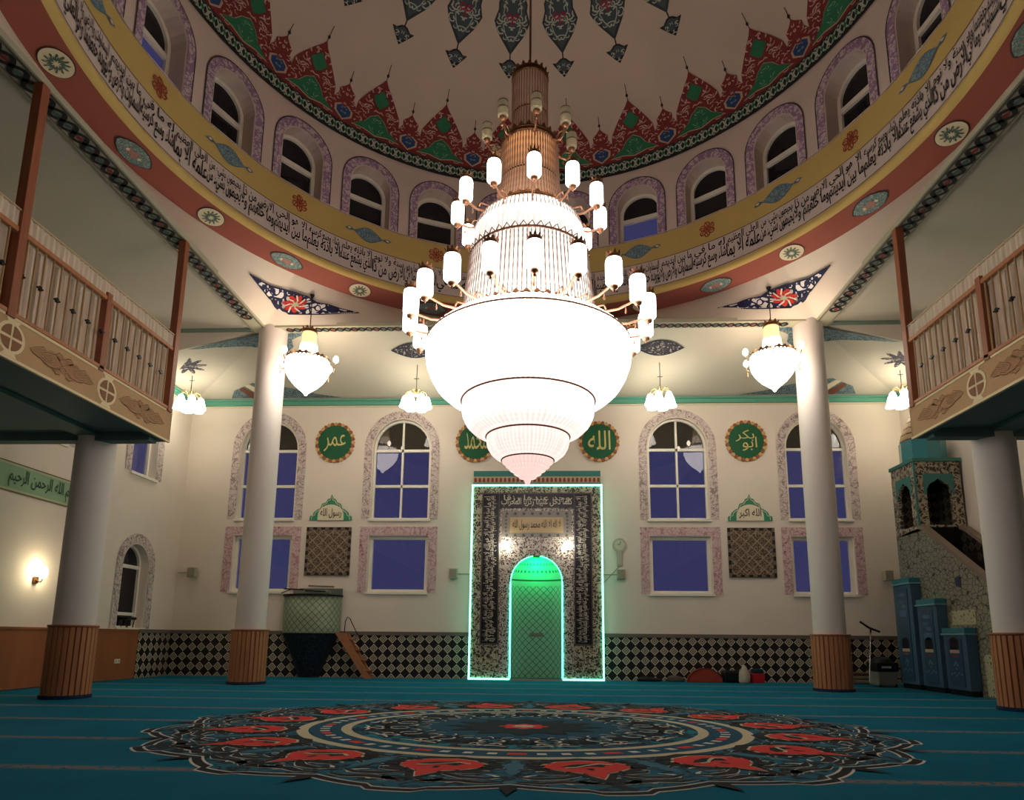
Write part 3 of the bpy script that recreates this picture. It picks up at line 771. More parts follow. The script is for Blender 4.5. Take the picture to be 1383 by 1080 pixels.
for i in range(24):
    a = 7.5+15*i
    big = [(a-4.6, 11), (a-5.0, 13.0), (a-4.8, 16.0), (a-3.8, 18.6), (a-3.0, 20.4), (a-1.9, 22.6), (a-.7, 24.6), (a, 26.2), (a+.7, 24.6), (a+1.9, 22.6), (a+3.0, 20.4), (a+3.8, 18.6), (a+4.8, 16.0), (a+5.0, 13.0), (a+4.6, 11)]
    dflat(big, .02, 0)
    s0 = a+7.5
    sm = [(s0-3.0, 11), (s0-2.4, 13.4), (s0-1.7, 15.2), (s0-1.8, 16.8), (s0-.8, 18.0), (s0, 19.4), (s0+.8, 18.0), (s0+1.8, 16.8), (s0+1.7, 15.2), (s0+2.4, 13.4), (s0+3.0, 11)]
    dflat(sm, .02, 0)
    gr = [(a-5.2, 7.0), (a-3.8, 8.8), (a-2.6, 10.2), (a-1.6, 12.6), (a, 14.2), (a+1.6, 12.6), (a+2.6, 10.2), (a+3.8, 8.8), (a+5.2, 7.0), (a+2.6, 7.4), (a, 6.4), (a-2.6, 7.4)]
    dflat([(a+(p[0]-a)*1.06, 10+(p[1]-10)*1.08) for p in gr], .03, 4); dflat(gr, .04, 2)
    lz = [(a, 16.4), (a+1.0, 17.6), (a+1.9, 19.6), (a+1.0, 20.8), (a, 22.4), (a-1.0, 20.8), (a-1.9, 19.6), (a-1.0, 17.6)]
    dflat(lz, .04, 2)
    bl = [(s0, 6.6), (s0+1.5, 8.6), (s0+1.6, 10.4), (s0+.6, 11.6), (s0, 10.8), (s0-.6, 11.6), (s0-1.6, 10.4), (s0-1.5, 8.6)]
    dflat([(s0+(p[0]-s0)*1.3, 9.2+(p[1]-9.2)*1.2) for p in bl], .03, 4); dflat(bl, .04, 3)
    AX = 1.0
    strokes(mb, big[:-1]+[(a+5, 6.2), (a-5, 6.2)], 30, 1.5, .34, D(.036), 9, 11, [gr2 for gr2 in ([(a+(p[0]-a)*1.15, 10+(p[1]-10)*1.15) for p in gr], [(a+(p[0]-a)*1.3, 19.4+(p[1]-19.4)*1.1) for p in lz])], a, .9)
    strokes(mb, sm+[(s0+2.6, 6.2), (s0-2.6, 6.2)], 9, 1.3, .30, D(.036), 9, 5, [[(s0+(p[0]-s0)*1.35, 9.2+(p[1]-9.2)*1.3) for p in bl]], s0, .9)
    strokes(mb, gr, 7, 1.2, .22, D(.05), 10, 3, (), a); strokes(mb, bl, 3, .9, .26, D(.05), 10, 2, (), s0)
    for c0, t0, l in ((a, 26.0, 4.6), (s0, 19.2, 4.2)):
        ribbon(mb, [(c0, t0+l*k/5) for k in range(6)], .16, D(.02), 5); dflat([(c0-.35, t0+1.2), (c0, t0+.5), (c0+.35, t0+1.2), (c0, t0+2.1)], .03, 5, None)
    # hanging lozenges
    td = [(a, 36.2), (a+1.2, 37.6), (a+3.1, 39.9), (a+1.9, 39.9), (a+.8, 40.8), (a, 41.0), (a-.8, 40.8), (a-1.9, 39.9), (a-3.1, 39.9), (a-1.2, 37.6)]
    dflat(td, .02, 5); dflat([(a+(p[0]-a)*.74, 39.2+(p[1]-39.2)*.74) for p in td], .03, 6)
    ribbon(mb, [(a, 40.8), (a, 42.4)], .35, D(.02), 5); strokes(mb, td, 6, 1.1, .26, D(.04), 11, 8, (), a)
    bd = [(a, 42.0), (a+1.8, 44.2), (a+4.2, 46.8), (a+5.6, 49.2), (a+4.6, 51.6), (a+4.8, 53.0), (a+3.0, 56.0), (a+1.6, 59.0), (a, 63.0), (a-1.6, 59.0), (a-3.0, 56.0), (a-4.8, 53.0), (a-4.6, 51.6), (a-5.6, 49.2), (a-4.2, 46.8), (a-1.8, 44.2)]
    dflat(bd, .02, 7); dflat([(a+(p[0]-a)*.86, 51+(p[1]-51)*.88) for p in bd], .03, 6)
    strokes(mb, bd, 30, 1.5, .34, D(.038), 11, 21, (), a, 1.5)
    for sg in (-1, 1):
        ribbon(mb, [(a+sg*x_, t_) for x_, t_ in ((.5, 45), (1.9, 46.6), (2.7, 48.4), (1.5, 49.6), (2.9, 51.0), (2.2, 54), (.9, 57))], .26, D(.04), 11)
        ribbon(mb, [(a+sg*x_, t_) for x_, t_ in ((0, 50.2), (1.1, 50.9), (2.2, 50.4), (1.1, 49.6), (0, 50.2), (.2, 48.4))], .42, D(.045), 8)
mb.build('dome_painting', [REDSQ, BAND, GRNSQ, mat('flame_blue_paint', (48, 72, 122)), mat('flame_outline_paint', (196, 166, 140)), mat('dome_dark_line', (40, 36, 38)), SLATE, mat('pendant_dark_edge', (52, 58, 62)), mat('pendant_red_paint', (158, 40, 66)), mat('flame_white_stroke', (206, 170, 158), .7), mat('flame_light_green', (140, 170, 146), .7), mat('braid_white_paint', (178, 186, 172), .7)], dm)
# painted ornament of the flat and sloping ceilings
NAVY = scroll('navy_corner_arabesque', (226, 222, 220), (30, 34, 70), 3.6, .10)
mb = MB()
for s in (-1, 1):
    PF = lambda off: (lambda u, v, off=off, s=s: pend(off)(s*u/.115, v/1.1))
    tri = [(p[0]*.115, p[1]*1.1) for p in ((57.2, .40), (54.5, .38), (52.5, .36), (50.5, .30), (48.5, .28), (46.2, .31), (44.5, .40), (42.5, .40), (40.5, .46), (37.2, .52), (43.5, .68), (47.8, .72), (52.0, .56))]
    mb.flat(tri, PF(.03), 0, (.06, .06)); ribbon(mb, tri, .03, PF(.045), 1, closed=True)
    rc = (47.6*.115, .50*1.1); mb.flat(rosette(rc[0], rc[1], .21, 7, .2), PF(.05), 2, (.08, .08)); mb.flat(rosette(rc[0], rc[1], .09, 7, .3), PF(.065), 3)
    for j in range(7): ribbon(mb, [(rc[0]+.08*cs(51*j), rc[1]+.08*sn(51*j)), (rc[0]+.20*cs(51*j+25), rc[1]+.20*sn(51*j+25))], .025, PF(.06), 4)
    # green corner piece and slate triangles of the gallery ceiling
    G = lambda u, v, s=s: Vector((s*u, v, 7.745)); G2 = lambda u, v, s=s: Vector((s*u, v, 7.738))
    gp = [(6.3, 11.75), (6.48, 11.9), (6.55, 12.15), (6.8, 12.3), (6.9, 12.6), (7.15, 12.8), (7.25, 13.28), (6.3, 13.28)]
    mb.flat([(6.3+(p[0]-6.3)*1.08, 13.28+(p[1]-13.28)*1.06) for p in gp], G, 5); mb.flat(gp, G2, 6)
    K = lambda u, v, s=s: BKC(s*u, v)
    mb.flat([(5.9, 13.44), (8.0, 13.44), (7.3, 13.62), (6.7, 13.85), (6.1, 14.0)], lambda u, v, s=s: Vector((s*u, v, 7.7-(v-13.4)*(.73/2.57)-(max(0, u-6-(v-13.4)*1.17)*.23)-.02)), 7)
    mb.flat([(5.9, 13.44), (5.2, 13.44), (5.3, 13.6), (5.55, 13.72), (5.6, 13.95), (5.9, 14.2)], K, 7)
    mb.flat([(5.0, 15.8), (7.9, 15.8), (7.7, 15.5), (7.1, 15.2), (6.6, 15.3), (6.1, 15.45), (5.6, 15.66)], K, 7)
    mb.flat([(6.75, 15.8), (7.05, 15.8), (7.35, 15.3), (7.2, 15.25)], lambda u, v, s=s: BKC(s*u, v, .02), 5)
    mb.flat([(7.05, 15.8), (7.35, 15.8), (7.55, 15.45), (7.4, 15.36)], lambda u, v, s=s: BKC(s*u, v, .02), 9)
    # rosettes above the small lamps
    for cx, W in ((2.82, .53), (8.15, .42)):
        if cx < 3:
            up = [(cx-W+2*W*t/10, 14.1+.24*math.sin(PI*t/10)) for t in range(11)]; dn = [(cx+W-2*W*t/10, 14.1-.24*math.sin(PI*t/10)) for t in range(1, 10)]
            mb.flat(up+dn, K, 8); ribbon(mb, up+dn, .03, lambda u, v, s=s: BKC(s*u, v, .02), 1, closed=True)
        else:
            f = lambda u, v, s=s: Vector((s*u, v, 7.7-(v-13.4)*(.73/2.57)-(max(0, u-6-(v-13.4)*1.17)*.23)-.02))
            mb.flat(rosette(cx, 14.15, .40, 9, .28), f, 8)
mb.build('painted_ornament', [NAVY, mat('navy_line_paint', (30, 32, 58)), mat('corner_red_paint', (190, 48, 40)), mat('sage_paint', (176, 180, 150)), mat('pale_line_paint', (228, 214, 200)), CREAM, scroll('green_corner_paint', (66, 112, 76), (96, 134, 96), 10, .05),
          scroll('slate_corner_paint', (74, 98, 112), (120, 140, 140), 8, .07, (92, 60, 60), w2=.1), scroll('dark_rosette_paint', (150, 142, 136), (46, 44, 56), 7, .12), mat('brown_stripe_paint', (120, 74, 56))], ceil)
#@@PART3
# ================================================================== THE GREAT CHANDELIER
def crystal(name, strength, col=(255, 246, 238), lo=.55, freq=60, base=(236, 222, 214), gap=None, rings=26, fall=None):
    """glowing strings of cut glass: brightness varies from bead to bead"""
    if name in MT: return MT[name]
    a = M(name, base, .35, spec=.6); u, v, _ = a.co('UV')
    s1 = (u*freq).sin()*.5+.5; s2 = (v*rings*6.2832).sin()*.5+.5
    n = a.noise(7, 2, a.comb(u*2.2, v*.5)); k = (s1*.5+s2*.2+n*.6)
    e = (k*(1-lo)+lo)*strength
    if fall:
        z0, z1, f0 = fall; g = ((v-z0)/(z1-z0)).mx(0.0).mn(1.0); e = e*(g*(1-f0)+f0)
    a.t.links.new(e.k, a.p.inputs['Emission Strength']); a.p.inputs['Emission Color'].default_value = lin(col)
    if gap: a.base(a.mix(s1.lt(.35), base, gap))
    MT[name] = a.m; return a.m
SHADE = emi('glowing_glass_shade', (255, 246, 236), L_SHADE)
DIMSH = emi('dim_glass_shade', (196, 176, 140), .10, (150, 140, 112))
BULB = emi('lamp_bulb', (255, 214, 160), 14)
BULBO = emi('orange_core_bulb', (255, 150, 60), 1.1, (200, 120, 60))
def leafring(mb, R, z, n, h, mi=0, r=.022, out=.25):
    mb.ring(R, z, r, n=72, mi=mi); mb.ring(R, z+.05, r*.7, n=72, mi=mi)
    mb.lathe([(R, z), (R*1.0, z+.055)], 72, mi=mi)
    for i in range(n):
        a = 360*i/n; w = 2*PI*R/n*.36; d = Vector((sn(a), cs(a), 0)); t = Vector((cs(a), -sn(a), 0)); p = d*R+Vector((0, 0, z+.045))
        mb.add([p-t*w, p+t*w, p+t*w*.7+d*out*h+Vector((0, 0, h*.6)), p+d*h*.5+Vector((0, 0, h)), p-t*w*.7+d*out*h+Vector((0, 0, h*.6))], [(0, 1, 2, 3, 4)], mi)
def strands(mb, prof, n, r, mi=0, off=.012, sub=5, beads=0):
    """vertical strings following a profile"""
    P = []
    for i in range(len(prof)-1):
        for k in range(sub): t = k/sub; P.append((prof[i][0]*(1-t)+prof[i+1][0]*t+off, prof[i][1]*(1-t)+prof[i+1][1]*t))
    P.append((prof[-1][0]+off, prof[-1][1]))
    for j in range(n):
        a = 360*j/n; rs = [r*(1.0 if not beads else (1.35 if k % 2 else .75)) for k in range(len(P))]
        o = len(mb.v); mb.tube([(q*sn(a), q*cs(a), z) for q, z in P], rs, 4, mi, False)
        for k in range(o, len(mb.v)): mb.uv[k] = (rad(a)*.9, mb.v[k][2])
ZB = 2.9
ch = thing('crystal_chandelier', 'huge tiered crystal chandelier hanging from the centre of the dome', 'chandelier', (0, YC, ZB))
def Zs(pr): return [(r, z-ZB) for r, z in pr]
def tier(name, prof, strength, n, label=None, col=(255, 246, 238), lo=.6, rip=.012, st=True, base=(236, 222, 214), fall=None):
    pr = Zs(prof); mb = MB(); mb.lathe(pr, n*2, mi=0, ripple=rip, k=n)
    o = mb.build(name, crystal(name+'_glass', strength, col, lo, n, base=base, fall=fall), ch)
    if label: o['label'] = label
    return o
bowl = [(.90, 4.99), (1.14, 4.90), (1.30, 4.76), (1.325, 4.70), (1.33, 4.58), (1.31, 4.44), (1.26, 4.30), (1.18, 4.16), (1.06, 4.05), (.93, 3.99), (.84, 3.97)]
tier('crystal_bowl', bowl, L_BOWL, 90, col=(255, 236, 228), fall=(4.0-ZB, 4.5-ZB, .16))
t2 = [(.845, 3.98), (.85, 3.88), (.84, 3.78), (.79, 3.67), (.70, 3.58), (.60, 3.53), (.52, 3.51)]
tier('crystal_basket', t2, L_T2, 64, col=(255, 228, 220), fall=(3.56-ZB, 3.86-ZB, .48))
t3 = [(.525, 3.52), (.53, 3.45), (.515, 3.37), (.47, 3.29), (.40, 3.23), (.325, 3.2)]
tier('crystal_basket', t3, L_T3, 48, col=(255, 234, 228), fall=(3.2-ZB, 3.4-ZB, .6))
tip = [(.325, 3.21), (.325, 3.17), (.285, 3.165), (.28, 3.12), (.235, 3.115), (.23, 3.07), (.18, 3.065), (.175, 3.02), (.12, 3.015), (.11, 2.97), (.05, 2.955), (.03, 2.9), (.004, 2.88)]
tier('crystal_tip', tip, L_TIP, 36, 'rosy stepped crystal tip', (255, 216, 206), .7, base=(240, 196, 190))
skirt = [(.56, 6.60), (.68, 6.50), (.74, 6.34), (.775, 6.15), (.79, 6.0), (.80, 5.8), (.83, 5.5), (.86, 5.2), (.88, 5.02)]
tier('crystal_skirt', skirt, L_SKIRT, 72, lo=.25)
cone = [(.375, 7.72), (.385, 7.5), (.39, 7.25), (.405, 7.0), (.43, 6.8), (.47, 6.66)]
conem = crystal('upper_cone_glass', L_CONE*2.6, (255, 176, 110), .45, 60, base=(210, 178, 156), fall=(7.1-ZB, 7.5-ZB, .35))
mb = MB(); mb.lathe(Zs(cone), 120, ripple=.012, k=60, mi=0); o = mb.build('crystal_cone', conem, ch); o['label'] = 'dim brown upper cone of crystal strings'
mb = MB(); mb.lathe(Zs([(.24, 8.82), (.24, 8.45), (.245, 7.76)]), 96, ripple=.015, k=48, mi=0)
o = mb.build('crystal_cylinder', crystal('top_cylinder_glass', .05, (255, 204, 170), .5, 48, base=(190, 162, 146)), ch); o['label'] = 'unlit top cylinder of crystal strings'
mb = MB(); mb.lathe([(.001, 7.62-ZB), (.16, 7.6-ZB), (.2, 7.45-ZB), (.17, 7.3-ZB), (.001, 7.28-ZB)], 24); 
# string curtains hung over the skirt and the cone
mb = MB()
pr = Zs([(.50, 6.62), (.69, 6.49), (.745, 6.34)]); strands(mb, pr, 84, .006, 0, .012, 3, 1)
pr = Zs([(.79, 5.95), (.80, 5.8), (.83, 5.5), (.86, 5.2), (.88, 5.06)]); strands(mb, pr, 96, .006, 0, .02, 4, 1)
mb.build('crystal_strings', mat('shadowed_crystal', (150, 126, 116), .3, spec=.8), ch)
mb = MB(); strands(mb, Zs(cone), 64, .009, 0, .014, 4, 1); strands(mb, Zs([(.24, 8.82), (.245, 7.76)]), 40, .007, 0, .010, 8, 1)
mb.build('crystal_strings', mat('amber_crystal', (176, 142, 120), .3, spec=.8), ch)
for R, z, n, h in ((.245, 8.80, 18, .10), (.385, 7.71, 24, .10), (.50, 6.63, 26, .07), (.895, 4.99, 44, .08)):
    mb = MB(); leafring(mb, R, z-ZB, n, h*.6); mb.build('leaf_crown_ring', BRASS, ch)
for R, z, r in ((1.335, 4.72, .012), (.865, 3.97, .012), (.54, 3.505, .011), (.337, 3.2, .010), (.25, 8.2, .010), (.40, 7.15, .010)):
    mb = MB(); mb.ring(R, z-ZB, r, n=90); mb.build('gilded_ring', BRASS, ch)
mb = MB(); mb.ring(.80, 5.98-ZB, .014, n=90)
for i in range(48):
    a = 360*i/48; mb.tube([(.80*sn(a), .80*cs(a), 5.98-ZB), (.825*sn(a+3), .825*cs(a+3), 6.04-ZB), (.80*sn(a+7.5), .80*cs(a+7.5), 5.98-ZB)], .008, 4)
mb.build('beaded_ring', BRASS, ch)
mb = MB(); mb.tube([(0, 0, 8.85-ZB), (0, 0, 14.75-ZB)], .016, 8); mb.lathe(Zs([(.02, 8.8), (.06, 8.85), (.22, 8.83)]), 24); mb.lathe(Zs([(.10, 14.72), (.05, 14.6), (.016, 14.55)]), 24)
mb.build('hanging_rod', mat('bronze_rod', (98, 66, 52), .4, .6), ch)
def arm(n, off, R0, z0, R1, z1, shade_m, sr, sh, dim=False):
    first = None
    for i in range(n):
        a = off+360*i/n
        if first is None:
            p = [(0, R0, z0), (0, R0+(R1-R0)*.25, z0-.035), (0, R0+(R1-R0)*.6, z0-.06), (0, R1-.05, z0-.02), (0, R1, z1-sh/2-.07), (0, R1, z1-sh/2)]
            mb = MB(); mb.tube(p, [.02, .018, .015, .014, .013, .012], 8)
            mb.lathe([(.012, -.05), (.045, -.03), (.05, -.0), (.02, .015)], 16, (0, R1, z1-sh/2))
            mb.tube([(0, R0+.03, z0-.02), (0, R0+.10, z0+.06), (0, R0+.2, z0+.05), (0, R0+.22, z0-.01)], .011, 6)
            for t in (.4, .75): 
                q = (0, R0+(R1-R0)*t, z0-.055); mb.lathe([(.001, -.10), (.014, -.075), (.004, -.02), (.003, 0)], 6, q)
            o = mb.build('lamp_arm', GOLD, ch)
            mb = MB(); s = sh/2
            mb.lathe([(.03, -s), (sr*.82, -s+.02), (sr, -s*.75), (sr*1.0, s*.75), (sr*.92, s*.95), (sr*.78, s)], 24, (0, R1, z1)); 
            if dim: mb.lathe([(sr*1.06, 0), (sr*1.06, .014)], 24, (0, R1, z1), mi=1); mb.lathe([(sr*.96, s*.9), (sr*.96, s)], 24, (0, R1, z1), mi=1)
            mb.build('lamp_shade', [shade_m, BRASS], o)
            mb = MB(); 
            if dim: mb.lathe([(.001, -.02), (.022, 0), (.018, .03), (.001, .05)], 10, (0, R1, z1-s-.015)); mb.build('bulb', BULB, o)
            else:
                leafring(mb, sr*.80, 0, 10, .045, 0, .006)
                for k in range(len(mb.v)): mb.v[k] = (mb.v[k][0], mb.v[k][1]+R1, mb.v[k][2]+z1+s-.01)
                mb.build('shade_crown', BRASS, o)
            first = o; o.rotation_euler = (0, 0, -rad(a))
        else:
            o = copy_tree(first, ch); o.rotation_euler = (0, 0, -rad(a))
arm(20, 176, .92, 4.97-ZB, 1.57, 5.09-ZB, SHADE, .098, .33)
arm(12, 175, .56, 6.52-ZB, .98, 6.66-ZB, SHADE, .088, .30)
arm(8, 170, .40, 7.66-ZB, .60, 7.90-ZB, DIMSH, .075, .24, True)

# ---- two smaller bowl chandeliers beside the far columns
MIDG = crystal('small_bowl_glass', L_MID, (255, 244, 228), .7, 36)
NECK = crystal('small_neck_glass', 1.1, (255, 214, 150), .5, 24, base=(220, 190, 140))
mc = thing('bowl_chandelier', 'crystal bowl chandelier with a yellowish neck beside the far left column', 'chandelier', (-4.81, 12.86, 5.93), group='bowl chandeliers beside the far columns')
mb = MB(); mb.lathe([(.44, .76), (.455, .68), (.45, .58), (.42, .46), (.35, .34), (.24, .21), (.12, .11), (.05, .05), (.02, 0)], 72, ripple=.012, k=36); mb.build('crystal_bowl', MIDG, mc)
mb = MB(); mb.lathe([(.145, 1.40), (.15, 1.22), (.17, 1.12)], 48, ripple=.02, k=24, mi=0); mb.build('crystal_neck', NECK, mc)
mb = MB(); mb.lathe([(.175, 1.12), (.19, .98), (.24, .84), (.30, .76)], 48, ripple=.02, k=24); mb.build('crystal_skirt', crystal('small_skirt_glass', 3.2, (255, 232, 196), .5, 24), mc)
mb = MB(); leafring(mb, .15, 1.40, 10, .06, 0, .014); mb.lathe([(.15, 1.4), (.06, 1.46), (.01, 1.5)], 24); mb.build('top_crown', BRASS, mc)
mb = MB(); leafring(mb, .44, .74, 24, .04, 0, .010); mb.build('leaf_crown_ring', BRASS, mc)
mb = MB(); mb.tube([(0, 0, 1.45), (0, 0, 2.28)], .010, 6); mb.lathe([(.05, 2.28), (.02, 2.2), (.01, 2.18)], 16); mb.build('hanging_rod', DARKG, mc)
first = None
for i in range(6):
    if first is None:
        mb = MB(); mb.tube([(0, .40, .70), (0, .48, .62), (0, .56, .60), (0, .60, .66), (0, .60, .72)], .010, 6); mb.lathe([(.001, -.12), (.016, -.09), (.004, 0)], 6, (0, .58, .60)); first = o = mb.build('lamp_arm', GOLD, mc)
        mb = MB(); mb.lathe([(.02, 0), (.05, .03), (.058, .08), (.035, .13), (.01, .15)], 14, (0, .60, .72)); mb.build('bulb', emi('small_flame_bulb', (255, 238, 210), 22), o)
    else: o = copy_tree(first, mc)
    o.rotation_euler = (0, 0, rad(30+60*i))
m2 = copy_tree(mc); m2.location = (4.86, 12.82, 5.93); m2.rotation_euler = (0, 0, rad(12)); m2['label'] = 'crystal bowl chandelier with a yellowish neck beside the far right column'

# ---- four small lamps of bell shaped shades near the back wall
TUL = emi('bell_shade_glass', (255, 246, 226), L_SMALL)
def small_lamp(first, x, y, top, label):
    if first is None:
        r = thing('bell_shade_lamp', label, 'hanging lamp', (x, y, 6.28), group='small hanging lamps in front of the back wall')
        mb = MB(); mb.lathe([(.001, .26), (.05, .30), (.07, .36), (.03, .42), (.012, .5)], 20)
        for i in range(6):
            a = 60*i+20; mb.tube([(.04*sn(a), .04*cs(a), .34), (.14*sn(a), .14*cs(a), .42), (.24*sn(a), .24*cs(a), .36), (.25*sn(a), .25*cs(a), .27)], .011, 6)
        mb.build('brass_body', mat('pale_brass', (196, 176, 120), .3, .6), r)
        s0 = None
        for i in range(6):
            if s0 is None:
                mb = MB(); mb.lathe([(.03, .28), (.06, .25), (.085, .17), (.105, .08), (.13, .02), (.12, 0), (.05, .02), (.001, .03)], 18, (0, .25, 0), ripple=.05, k=6); s0 = o = mb.build('bell_shade', TUL, r)
            else: o = s0.copy(); COL.objects.link(o); o.parent = r
            o.rotation_euler = (0, 0, -rad(60*i+20))
        mb = MB(); mb.tube([(0, 0, .45), (0, 0, 1)], .008, 6); rod = mb.build('hanging_rod', DARKG, r)
        mb = MB(); mb.tube([(-.06, 0, .72), (.06, 0, .72)], .008, 6); mb.build('rod_cross_bar', DARKG, r)
    else:
        r = copy_tree(first); r.location = (x, y, 6.28); r['label'] = label; rod = [c for c in r.children if c.name.startswith('hanging_rod')][0]
    rod.scale = (1, 1, 1); rod.data = rod.data.copy()
    for v in rod.data.vertices:
        if v.co.z > .8: v.co.z = top-6.28
    return r
sl = small_lamp(None, -8.3, 14.6, 7.12, 'cluster of glowing bell shades beside the left balcony end')
small_lamp(sl, -2.84, 14.6, 7.35, 'cluster of glowing bell shades left of the great chandelier bowl')
small_lamp(sl, 2.88, 14.6, 7.35, 'cluster of glowing bell shades right of the great chandelier bowl')
small_lamp(sl, 8.36, 14.6, 7.11, 'cluster of glowing bell shades beside the right balcony end')

# ================================================================== COLUMNS
COLW = plaster('column_paint', (214, 206, 200), .02)
FLUTE = None
def column(x, y, r, h, rb, hb, label):
    c = thing('column', label, 'column', (x, y, 0), group='round columns')
    mb = MB(); mb.lathe([(r, hb-.02), (r, h)], 48); mb.build('shaft', COLW, c)
    a = M('fluted_wood_%d' % len(MT), (190, 116, 70), .45); X_, Y_, Z_ = a.co()
    mb = MB(); n = 26
    vs = []
    for i in range(n):
        for k, f in ((0, .90), (.14, 1.0), (.86, 1.0), (1, .90)): 
            aa = 360*(i+k)/n if k < 1 else 360*(i+.995)/n
            vs.append((rb*f*sn(aa), rb*f*cs(aa)))
    m = len(vs)
    mb.add([(p[0], p[1], .05) for p in vs]+[(p[0], p[1], hb-.03) for p in vs], [(i, (i+1) % m, m+(i+1) % m, m+i) for i in range(m)])
    mb.build('fluted_wood_base', WOODF, c)
    mb = MB(); mb.lathe([(rb*1.0, hb-.035), (rb*1.04, hb-.03), (rb*1.04, hb), (r, hb+.002)], 48); mb.build('wood_collar', WOODR, c)
    mb = MB(); mb.lathe([(rb*1.06, 0), (rb*1.06, .045), (rb*1.02, .055), (rb*.9, .055)], 48); mb.build('carpet_plinth', mat('navy_carpet_trim', (14, 34, 66), .9), c)
column(-5.85, 13.42, .30, 7.84, .36, 1.09, 'white round column with a fluted wooden foot, far left, beside the small tiled pulpit')
column(5.85, 13.42, .30, 7.84, .36, 1.09, 'white round column with a fluted wooden foot, far right')
column(-7.13, 10.05, .285, 4.14, .33, 1.10, 'white round column carrying the left balcony')
column(7.13, 10.05, .285, 4.14, .33, 1.10, 'white round column carrying the right balcony')

# ================================================================== BALCONIES
FASC = plaster('fascia_paint', (186, 154, 116)); FBR = mat('fascia_brown_paint', (134, 92, 62), .7); FCR = mat('fascia_cream_line', (226, 208, 166), .6)
m = M('white_curtain', (214, 200, 180), .9, spec=.1); x_, y_, z_ = m.co(); n_ = m.noise(9, 3, m.comb(x_, y_*3.0, z_*.35)); CURT = m.base(m.mix(n_, (226, 214, 196), (186, 168, 146)))
def balcony(s, posts, label):
    b = thing('balcony', label, 'balcony', (s*7.5, 10.1, 4.1))
    inv = Matrix.Translation((-s*7.5, -10.1, -4.1))
    def add(mb, name, mats, parent=None):
        o = mb.build(name, mats); o.data.transform(inv); o.parent = parent or b; return o
    def bx(mb, x0, x1, *r, **k): a, c = sorted((s*x0, s*x1)); mb.box(a, c, *r, **k)
    mb = MB(); bx(mb, 5.985, 8.93, -2.95, 10.1, 4.16, 4.55); bx(mb, 5.985, 6.08, -2.95, 10.1, 4.08, 4.16)
    bx(mb, 6.08, 8.93, 9.98, 10.1, 4.08, 4.16); bx(mb, 6.1, 8.93, 9.80, 10.0, 4.02, 4.16); bx(mb, 6.95, 7.3, -2.95, 9.8, 4.10, 4.16)
    add(mb, 'deck', DARKT)
    mb = MB(); bx(mb, 5.955, 5.985, -2.95, 10.11, 4.10, 4.56, mi=0); bx(mb, 5.945, 5.985, -2.95, 10.12, 4.07, 4.105, mi=1); bx(mb, 5.945, 5.985, -2.95, 10.12, 4.555, 4.59, mi=1)
    bx(mb, 5.955, 8.93, 10.10, 10.12, 4.10, 4.59, mi=0)
    fc = add(mb, 'fascia', [FASC, FCR])
    mb = MB()
    f = lambda d: (lambda u, v: Vector((s*(5.955-d), u, v)))
    ys = [9.36, 7.68, 6.0, 4.3, 2.6]
    for yc in ys:
        for sg in (-1, 1):
            mb.flat([(yc+sg*p[0], 4.335+p[1]) for p in ((0, .10), (.10, .13), (.17, .11), (.22, .12), (.30, .08), (.37, .09), (.50, .04), (.545, 0), (.50, -.035), (.40, -.045), (.32, -.10), (.24, -.09), (.18, -.13), (.08, -.12), (0, -.09))], f(.003), 3, .2)
        for j in range(2):
            for sg in (-1, 1):
                for pts in ([(0, .0), (.14, .09), (.28, .06), (.36, .10), (.5, .035)], [(0, 0), (.12, -.08), (.26, -.09), (.38, -.05), (.5, -.03)], [(.5, .03), (.56, .0), (.5, -.03)],
                            [(.05, .13), (.0, .09), (.08, .05), (.16, .10), (.1, .14), (.04, .12)], [(.05, -.12), (.12, -.14), (.18, -.09), (.1, -.04), (.03, -.07)], [(.18, .0), (.24, .04), (.32, .0), (.24, -.04), (.18, 0)], [(.3, .05), (.36, .02), (.42, .05)], [(.28, -.05), (.36, -.02), (.44, -.05)]):
                    ribbon(mb, [(yc+sg*p[0], 4.335+p[1]*(1 if j == 0 else .92)) for p in pts], .026 if j == 0 else .010, f(.004 if j == 0 else .008), 0 if j == 0 else 2)
    for yc in (8.52, 6.84, 5.15, 3.45):
        mb.flat(ell(yc, 4.335, .20, .19, 28), f(.004), 1)
        for q in range(4):
            a0 = 90*q; mb.flat([(yc+.02*cs(a0+45), 4.335+.02*sn(a0+45))]+[(yc+.155*cs(a0+7+76*t/6), 4.335+.155*sn(a0+7+76*t/6)) for t in range(7)], f(.009), 0)
        for sg in (-1, 1): mb.flat([(yc-.11, 4.335+sg*.225), (yc-.06, 4.335+sg*.16), (yc+.06, 4.335+sg*.16), (yc+.11, 4.335+sg*.225)], f(.006), 1)
    add(mb, 'fascia_ornament', [FBR, FCR, FASC, mat('fascia_light_brown_paint', (164, 124, 88), .7)], fc)
    # posts, rails
    for (y, tall) in posts:
        mb = MB()
        if tall: bx(mb, 5.92, 6.04, y-.06, y+.06, 4.56, 7.62, bev=.006)
        else: bx(mb, 5.93, 6.03, y-.05, y+.05, 4.56, 5.72, bev=.006)
        o = add(mb, 'post', WOODR)
        if tall: o['label'] = 'tall wooden post reaching the ceiling beam'
    mb = MB(); bx(mb, 5.94, 6.01, 3.2, 10.06, 5.60, 5.665, bev=.008); add(mb, 'handrail', WOODF)
    mb = MB(); bx(mb, 5.93, 6.02, 3.2, 10.08, 4.59, 4.64, bev=.006); add(mb, 'bottom_rail', WOODF)
    mb = MB(); mb.tube([(s*5.95, 3.2, 5.88), (s*5.95, 10.06, 5.88)], .012, 6); bx(mb, 5.945, 5.96, 3.2, 10.06, 5.64, 5.66)
    add(mb, 'top_wire_rail', WOODP)
